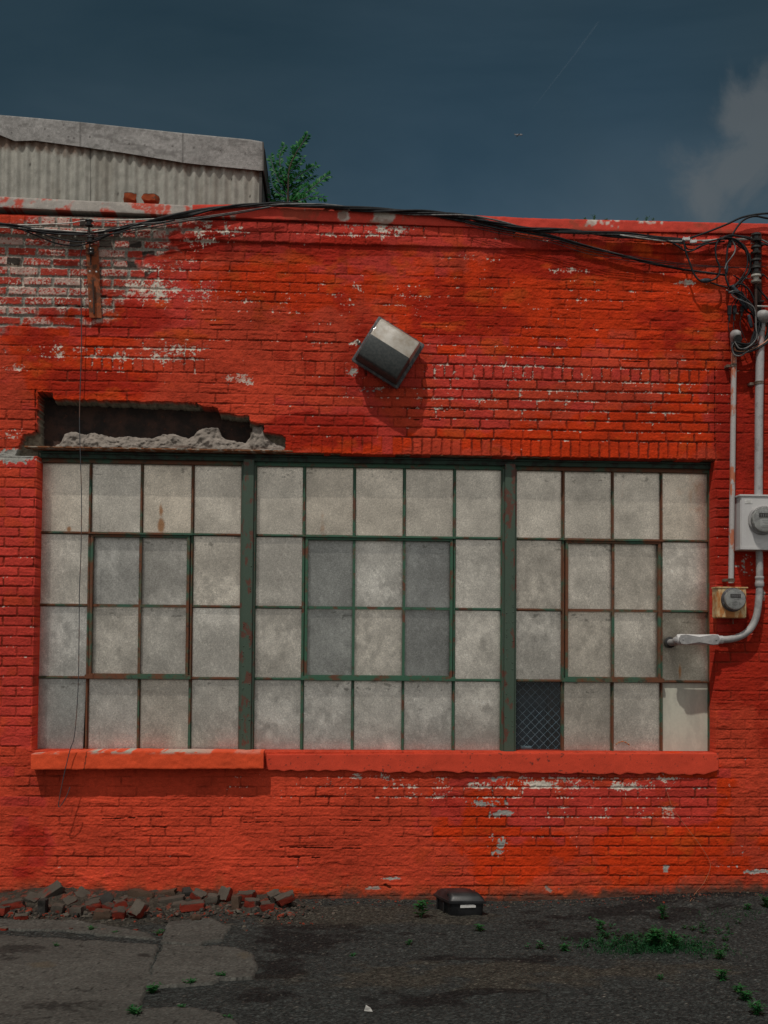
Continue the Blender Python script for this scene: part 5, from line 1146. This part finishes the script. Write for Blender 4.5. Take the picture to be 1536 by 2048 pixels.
# ================================================================ INSULATOR RACKS
ir = empty('insulator_rack', P(185, 640, -.03), 'rusty wall bracket with black spool insulators holding the cables near the broken opening', 'insulator rack')
b = MB(); a0, a1 = P(184, 490, -.03), P(191, 636, -.02); ax_ = (a1-a0).normalized(); rt_ = ax_.to_track_quat('Z', 'Y').to_matrix()
mid = (a0+a1)/2; Lb = (a1-a0).length
b.box(mid+Vector((-.019, 0, 0)), (.009, .045, Lb), rt_, .001); b.box(mid+Vector((.019, 0, 0)), (.009, .045, Lb), rt_, .001); b.box(mid+Vector((0, .018, 0)), (.0285, .006, Lb), rt_)
b.build('bracket', M_bracket, ir); 
for (a, q2) in ((180, 543), (193, 544), (181, 603)): MB().lathe(P(a, q2, -.055), (0, -1, 0), [(0, .007), (.006, .007), (.009, .004)], 8).build('bolt', M_silver, ir)
b = MB(); b.tube([P(177, 440, -.08), P(179, 475, -.08), P(182, 530, -.06)], .006, 8); b.tube([P(186, 560, -.055), P(188, 628, -.05)], .006, 8); b.build('pin', M_rustbeam, ir)
for yy, sc_ in ((446, 1.0), (479, .9), (503, .8)):
    c0 = P(178+(yy-446)*.08, yy, -.08); MB().lathe(c0, (0, 0, 1), [(-.026, .014), (-.022, .026*sc_), (-.013, .028*sc_), (-.008, .017), (.006, .017), (.011, .028*sc_), (.020, .026*sc_), (.025, .013)], 20).build('spool', M_cer, ir, 50)
ir = empty('insulator_rack', P(1511, 590, -.03), 'upright rod with a stack of black and grey spool insulators above the meters', 'insulator rack')
b = MB(); b.tube([P(1512, 466, -.12), P(1512, 640, -.12)], .009, 10); b.box((P(1512, 560).x, -.03, P(1512, 560).z), (.04, .05, .62), None, .003)
for yy in (500, 560, 612): b.box((P(1512, yy).x, -.075, P(1512, yy).z), (.03, .085, .012), None, .002)
b.build('bracket', M_rustbeam, ir)
for yy, mm in ((474, M_cer), (499, M_cer), (525, M_cer), (540, M_cer), (556, M_cerw)):
    c0 = P(1512, yy, -.12); MB().lathe(c0, (0, 0, 1), [(-.036, .018), (-.032, .034), (-.020, .037), (-.014, .022), (.004, .021), (.009, .036), (.022, .034), (.027, .018)], 22).build('spool', mm, ir, 50)
MB().tube([P(1510, 612, -.12), P(1560, 614, -.12)], .006, 8).build('arm', M_alu, ir)

# ================================================================ CONDUITS AND METERS
c1 = empty('service_conduit', P(1463, 1170, -.06), 'thin rust stained conduit with a weatherhead dropping to the small meter', 'conduit')
Yc = -.055
MB().tube([P(1468, 690, Yc), P(1465.5, 900, Yc), P(1462, 1166, Yc)], .0190, 18).build('pipe', M_pipe, c1, 60)
def band(px_, py_, r, parent, Y):
    p = P(px_, py_, Y); b = MB(); b.lathe((p.x, p.y, p.z-.012), (0, 0, 1), [(0, r), (.001, r+.003), (.009, r+.003), (.010, r+.001), (.013, r+.001), (.014, r+.003), (.022, r+.003), (.023, r)], 18)
    b.box((p.x-r-.012, -.02, p.z), (.028, .05, .02), None, .002); b.build('strap', M_strap, parent, 50)
band(1467, 731, .0195, c1, Yc); band(1462.5, 1160, .0205, c1, Yc)
p = P(1468, 690, Yc); b = MB()
b.loft([[(p.x+math.cos(t)*rx, p.y-oy+math.sin(t)*ry, p.z+dz) for t in [2*math.pi*k/20 for k in range(20)]] for rx, ry, oy, dz in ((.022, .022, 0, -.02), (.024, .026, .002, .02), (.033, .045, .022, .035), (.037, .052, .03, .06), (.034, .047, .028, .08), (.022, .032, .02, .094), (.006, .01, .015, .099))]); b.build('weatherhead', M_pipe3, c1, 60)
MB().lathe((p.x, p.y-.055, p.z+.030), (0, -1, -.55), [(0, .030), (.020, .031), (.021, .02)], 18).build('hood_shade_disc', M_ink, c1, 50)  # proud dark disc paints the shade of the hood opening
c2 = empty('service_conduit', P(1518, 985, -.06), 'thick grey conduit from weatherhead through the large meter box and elbow into the window pane', 'conduit')
Y2 = -.07
MB().tube([P(1521, 655, Y2), P(1518, 820, Y2), P(1517, 992, Y2)], .0285, 22).build('pipe', M_pipe2, c2, 60)
band(1518, 766, .029, c2, Y2)
p = P(1521, 655, Y2); b = MB()
b.loft([[(p.x+math.cos(t)*rx, p.y-oy+math.sin(t)*ry, p.z+dz) for t in [2*math.pi*k/20 for k in range(20)]] for rx, ry, oy, dz in ((.032, .032, 0, -.03), (.034, .036, .002, .02), (.045, .06, .03, .035), (.05, .068, .04, .065), (.045, .06, .04, .088), (.03, .04, .03, .104), (.008, .012, .02, .11))]); b.build('weatherhead', M_pipe3, c2, 60)
low = [(1518, 1090, -.07), (1519, 1130, -.07), (1519, 1170, -.07), (1517, 1205, -.07), (1512, 1235, -.07), (1501, 1257, -.07), (1484, 1271, -.07), (1462, 1278, -.07), (1440, 1279.5, -.07), (1425, 1280, -.07)]
MB().tube(spline([P(a, b_, c_) for a, b_, c_ in low], 8), .0245, 22).build('elbow', M_pipe3, c2, 60)
p = P(1519, 1165, -.07); MB().lathe((p.x, p.y, p.z-.03), (0, 0, 1), [(0, .0295), (.004, .031), (.03, .031), (.034, .028), (.052, .028), (.056, .0305), (.07, .0305), (.073, .027)], 22).build('coupling', M_pipe3, c2, 50)
# pull fitting with a shaped cover, and the spout turning into the glass
a, b_ = P(1437, 1279.5, -.07), P(1354, 1280, -.07); b = MB()
b.loft([[(x_, -.07+math.sin(t)*.030*s_, a.z+math.cos(t)*.036*s_) for t in [2*math.pi*k/20 for k in range(20)]] for x_, s_ in ((a.x+.03, .78), (a.x+.005, .8), (a.x-.003, 1.0), (a.x-.03, 1.05), ((a.x+b_.x)/2, .98), (b_.x+.03, 1.05), (b_.x+.004, 1.0), (b_.x-.004, .86))])
b.build('pull_fitting', M_box, c2, 50)
xm = (a.x+b_.x)/2; b = MB(); prof = [(a.x-.006, .010), (a.x-.018, .030), (a.x-.05, .034), (xm, .018), (b_.x+.05, .034), (b_.x+.018, .030), (b_.x+.006, .010)]
ring = [(x_, a.z+z_) for x_, z_ in prof]+[(x_, a.z-z_) for x_, z_ in prof[::-1]]
b.prism([(x_, -.110, z_) for x_, z_ in ring], [(x_, -.094, z_) for x_, z_ in ring]); 
for x_ in (a.x-.03, b_.x+.03): b.lathe((x_, -.110, a.z), (0, -1, 0), [(0, .006), (.003, .006), (.004, .004)], 10)
b.build('cover_plate', M_pipe3, c2)
hp = P(1339, 1285, GY)
sp = [(b_.x+.01, -.07, b_.z), (b_.x-.006, -.066, b_.z-.001), (lerp(b_.x, hp.x, .6), -.045, b_.z-.006), (hp.x+.004, -.005, lerp(b_.z, hp.z, .7)), (hp.x, .06, hp.z), (hp.x, .17, hp.z)]
MB().tube(spline(sp, 6), .0245, 20).build('spout', M_pipe3, c2, 60)
MB().lathe((hp.x, GY-.006, hp.z), (0, -1, 0), [(-.004, .040), (.010, .040), (.012, .034), (.016, .028)], 24).build('grommet', M_cer, c2, 50)

def meter(name, cx2, cy2, rpx, x0, y0, x1, y1, dep, mbox, label, rusty):
    A_, B_ = P(x0, y0, -dep), P(x1, y1, -dep); e = empty(name, ((A_.x+B_.x)/2, -.02, B_.z), label, 'electric meter', 'electric meters on the wall')
    b = MB(); b.span((A_.x, -dep, B_.z), (B_.x, -.004, A_.z), .006)
    if rusty: b.span((A_.x-.006, -dep-.006, A_.z-.004), (B_.x+.010, -.004, A_.z+.006), .002)
    else:
        b.span((A_.x-.010, -dep-.008, A_.z-.006), (B_.x+.010, -.004, A_.z+.008), .003); b.span((A_.x-.004, -dep-.004, B_.z-.008), (B_.x+.004, -.01, B_.z+.012), .002)
    b.build('box', mbox, e)
    c = P(cx2, cy2, -dep-.02); r = rpx*PX; c = Vector((c.x, -dep, c.z))
    b = MB(); b.lathe(c, (0, -1, 0), [(-.002, r*1.10), (.012, r*1.10), (.018, r*1.04), (.020, r*1.0)], 36); b.build('collar', M_pipe3 if not rusty else M_rim, e, 50)
    MB().lathe(c, (0, -1, 0), [(.019, r*.92), (.050, r*.88), (.052, r*.84)], 36).build('face', M_face, e, 50)
    g = MB(); g.lathe(c, (0, -1, 0), [(.018, r*.99), (.060, r*.95), (.074, r*.86), (.082, r*.6), (.085, r*.25), (.0855, .0005)], 36); g.build('glass_cover', M_glassd, e, 180)
    b = MB(); b.box(c+Vector((0, -.054, r*.30)), (r*.95, .004, r*.34), None, .001); d_ = b.build('display', M_lcd, e)
    b = MB()
    for k in range(5):
        xx = c.x-r*.34+k*r*.17; b.box((xx-.0022, -dep-.0575, c.z+r*.30), (.0012, .0012, r*.18)); b.box((xx+.0022, -dep-.0575, c.z+r*.30), (.0012, .0012, r*.18)); b.box((xx, -dep-.0577, c.z+r*.39), (.0044, .0012, .0012)); b.box((xx, -dep-.0577, c.z+r*.21), (.0044, .0012, .0012))
    b.build('digits', M_face, d_)
    if not rusty:
        MB().box(c+Vector((r*.15, -.0535, -r*.25)), (r*1.1, .003, r*.55)).build('face_label', M_paper, e)
        b = MB()
        for k in range(4): b.box(c+Vector((r*.15+random.uniform(-.003, .003), -.0555, -r*.10-k*r*.11)), (r*random.uniform(.5, .9), .0012, .0018))
        b.build('print', M_ink, e)
        MB().span((A_.x+.03, -dep-.0025, A_.z-.055), (A_.x+.085, -dep+.002, A_.z-.025)).build('sticker', M_paper, e)
    else:
        b = MB()
        for k in range(5): b.box(c+Vector((random.uniform(-.008, .01), -.0535, -r*.02-k*r*.14)), (r*random.uniform(.2, .55), .0012, .0016))
        b.build('print', M_ink, e)
        MB().tube([(c.x+r*.3, -.05, B_.z+.01), (c.x+r*.3, -.05, B_.z-.04)], .003, 6).build('seal_wire', M_strap, e)
    return e
meter('electric_meter', 1467.5, 1199, 22, 1434, 1175, 1493, 1236, .105, M_rustbox, 'small round meter on a rust streaked box above the elbow pipe', True)
meter('electric_meter', 1527, 1040, 27, 1481, 991, 1572, 1098, .13, M_box, 'large grey meter box with a round glass meter, cut by the frame edge', False)

# ================================================================ WALL PACK LAMP
O = Vector((758, 632)); U_ = Vector((850, 690))-O; V_ = Vector((705, 722))-O     # rim corners in the photo
Lw, Lh = .325, .318
top_l = P(758, 632, -.07); uu = (P(850, 690, -.07)-top_l).normalized(); vv = (P(705, 722, -.07)-top_l); vv = (vv-uu*vv.dot(uu)).normalized(); Lw = (P(850, 690, -.07)-top_l).length; Lh = (P(705, 722, -.07)-top_l).length
org = top_l; org.y = 0
lamp = empty('wall_light', org+uu*Lw/2+vv*Lh/2, 'boxy wall pack light hanging askew above the window, pale lens over a dark housing', 'wall light')
def LP(s, t, dep): q_ = org+uu*(Lw*s)+vv*(Lh*t); return Vector((q_.x, -dep, q_.z))
def ringuv(a0, b0, a1, b1, dep, r=.03):
    out = []
    for cx2, cy2, st in ((a0+r, b0+r, 180), (a1-r, b0+r, 270), (a1-r, b1-r, 0), (a0+r, b1-r, 90)):
        for k in range(4): t = R(st+k*30); out.append(LP(cx2+r*math.cos(t), cy2+r*math.sin(t), dep))
    return out
b = MB(); b.loft([ringuv(.08, .08, .92, .92, .005), ringuv(.06, .06, .94, .94, .05), ringuv(0, 0, 1, 1, .052), ringuv(0, 0, 1, 1, .072), ringuv(.02, .02, .98, .98, .076)]); b.build('rim', M_rim, lamp, 40)
prof = [(.055, .072), (.075, .150), (.10, .172), (.485, .212), (.50, .213), (.90, .190), (.935, .175), (.955, .072)]
def sect(t, dep, e0=.055, e1=.945): 
    return [LP(e0, t, .072), LP(e0+.012, t, dep*.75), LP(e0+.035, t, dep-.004), LP(e0+.06, t, dep), LP(e1-.06, t, dep), LP(e1-.035, t, dep-.004), LP(e1-.012, t, dep*.75), LP(e1, t, .072)]
lens_p = [(.055, .080), (.062, .120), (.075, .150), (.10, .168), (.14, .176), (.30, .194), (.475, .210)]
hous_p = [(.478, .214), (.50, .216), (.70, .205), (.88, .192), (.915, .182), (.935, .160), (.948, .110), (.955, .076)]
MB().loft([sect(t, d_) for t, d_ in lens_p]).build('lens', M_lens, lamp, 35)
MB().loft([sect(t, d_, .052, .948) for t, d_ in hous_p]).build('housing', M_housing, lamp, 35)
for s_, t_ in ((.02, .25), (.5, .015), (.985, .5), (.3, .985), (.7, .985), (.2, .015), (.8, .015)): MB().box(LP(s_, t_, .06), (.016, .03, .016), None, .002).build('clip', M_rim, lamp)
q_ = P(719, 688, -.02); b = MB(); b.lathe(q_, (-.3, -.5, .3), [(0, .014), (.02, .014), (.022, .009), (.04, .009)], 12); b.build('photocell', M_cerw, lamp, 40)
p_ = LP(.5, .5, .01); MB().lathe(p_, (0, -1, 0), [(-.02, .05), (.04, .05)], 18).build('junction_box', M_strap, lamp, 40)

# ================================================================ BAIT BOX
c0 = onground(899, 1832); 
w_, d_ = .240, .235; ang = R(-3)
bt = empty('bait_box', (c0.x+w_/2, c0.y+d_/2, c0.z), 'black plastic rodent bait box with a domed lid on the asphalt by the wall', 'bait box')
cen = Vector((c0.x+w_/2-.042, c0.y+d_/2, c0.z-.004)); shr = -.36
def BP(x_, y_, z_): return cen+Vector((x_+y_*shr*1.0*(1), y_, z_))
def bring(hx, hy, z_, r=.02, cut=.0):
    out = []
    for sx_, sy_, st in ((-1, -1, 180), (1, -1, 270), (1, 1, 0), (-1, 1, 90)):
        for k in range(4): t = R(st+30*k); out.append(BP(sx_*(hx-r)+math.cos(t)*r, sy_*(hy-r)+math.sin(t)*r, z_))
    return out
hx, hy = w_/2, d_/2
MB().loft([bring(hx-.014, hy-.014, 0), bring(hx-.012, hy-.012, .004), bring(hx-.008, hy-.008, .082)]).build('base', M_bait, bt, 40)
MB().loft([bring(hx-.001, hy-.001, .0825, .014), bring(hx+.003, hy+.003, .084, .016), bring(hx+.003, hy+.003, .098, .016), bring(hx-.002, hy-.002, .100), bring(hx-.008, hy-.012, .122, .03), bring(hx-.022, hy-.035, .140, .03), bring(hx-.04, hy-.06, .147, .03)]).build('lid', M_bait, bt, 30)
b = MB()
for sx_ in (-.052, .052): b.box(BP(sx_, -.03, .147), (.030, .012, .004), None, .001); b.box(BP(sx_*1.35, .0, .1465), (.006, .07, .006), None, .001)
for i, sx_ in enumerate((-.095, .095)): b.box(BP(sx_, -.02, .133), (.006, .12, .016), None, .002)
b.build('lid_rib', M_bait, bt)
b = MB(); b.box(BP(-hx+.004, -.02, .045), (.006, .07, .055), None, .002); b.box(BP(-hx+.004, .07, .045), (.006, .02, .06), None, .002); b.build('side_rib', M_bait, bt)
b = MB(); y_ = -hy+.006; b.prism([BP(-.048, y_, .055), BP(.052, y_, .057), BP(.052, y_, .071), BP(.036, y_, .077), BP(-.048, y_, .074)], [BP(-.048, y_-.003, .055), BP(.052, y_-.003, .057), BP(.052, y_-.003, .071), BP(.036, y_-.003, .077), BP(-.048, y_-.003, .074)])
b.build('label_plate', M_paper, bt)

# ================================================================ AEROPLANE AND TRAIL
AY = 3800.0
pc = P(1037, 269.5, AY); s_ = AY/FPX
pl = empty('aeroplane', pc, 'tiny passenger jet flying high in the dark sky', 'aeroplane')
M_plane = mat('aircraft_white', f_two((.22, .22, .23), (.16, .16, .17), .05)); M_planed = mat('aircraft_shadow_grey', f_two((.07, .075, .08), (.05, .05, .06), .05))
dvec = Vector((1, .25, .16)).normalized(); L_ = 19*s_
b = MB(); b.lathe(pc-dvec*L_*.5, dvec, [(0, .2*s_), (L_*.08, .8*s_), (L_*.25, 1.5*s_), (L_*.85, 1.6*s_), (L_*.96, .7*s_), (L_, .1*s_)], 14); b.build('fuselage', M_plane, pl, 60)
for sd_ in (1, -1):
    r0 = pc+dvec*L_*.12; tip = pc-dvec*L_*.10+Vector((sd_*-.1, sd_*.95, sd_*-.12)).normalized()*L_*.42
    if sd_ < 0: tip = pc-dvec*L_*.02+Vector((.25, -.95, -.16)).normalized()*L_*.42
    n_ = Vector((0, 0, .35*s_)); MB().prism([r0+n_, r0-dvec*L_*.2+n_, tip-dvec*L_*.06+n_*.3, tip+n_*.3], [r0-n_, r0-dvec*L_*.2-n_, tip-dvec*L_*.06-n_*.3, tip-n_*.3]).build('wing', M_planed, pl)
t0 = pc-dvec*L_*.42; MB().prism([t0+dvec*L_*.1, t0-dvec*L_*.05, t0-dvec*L_*.08+Vector((0, 0, L_*.16)), t0+Vector((0, 0, L_*.16))], [t0+dvec*L_*.1+Vector((0, s_*.3, 0)), t0-dvec*L_*.05+Vector((0, s_*.3, 0)), t0-dvec*L_*.08+Vector((0, s_*.3, L_*.16)), t0+Vector((0, s_*.3, L_*.16))]).build('tail_fin', M_planed, pl)
def f_trail(n):
    p = n.pos(); d_ = n.new('ShaderNodeBsdfDiffuse'); d_.inputs[0].default_value = (.35, .4, .45, 1); t = n.new('ShaderNodeBsdfTransparent'); m = n.new('ShaderNodeMixShader')
    lw = n.new('ShaderNodeLayerWeight'); lw.inputs[0].default_value = .5
    f = n.math('MULTIPLY', n.math('MULTIPLY', n.smooth(lw.outputs['Facing'], .95, .1), .024), n.smooth(n.noise(p, .006, 4), .3, .6)); n.put(m.inputs[0], f); n.l.new(t.outputs[0], m.inputs[1]); n.l.new(d_.outputs[0], m.inputs[2]); return m.outputs[0]
tp = [P(1065, 218, AY), P(1100, 172, AY), P(1150, 108, AY), P(1198, 42, AY)]
tag(MB().tube(spline(tp, 6), [s_*(.5+2.2*i/18) for i in range(19)], 16).build('vapour_trail', mat('vapour', f_trail), None, 180), 'faint thin vapour trail slanting up from the aeroplane', 'vapour trail', kind='stuff')
print('verts', sum(len(o.data.vertices) for o in scene.objects if o.type == 'MESH'), 'objects', len(scene.objects))
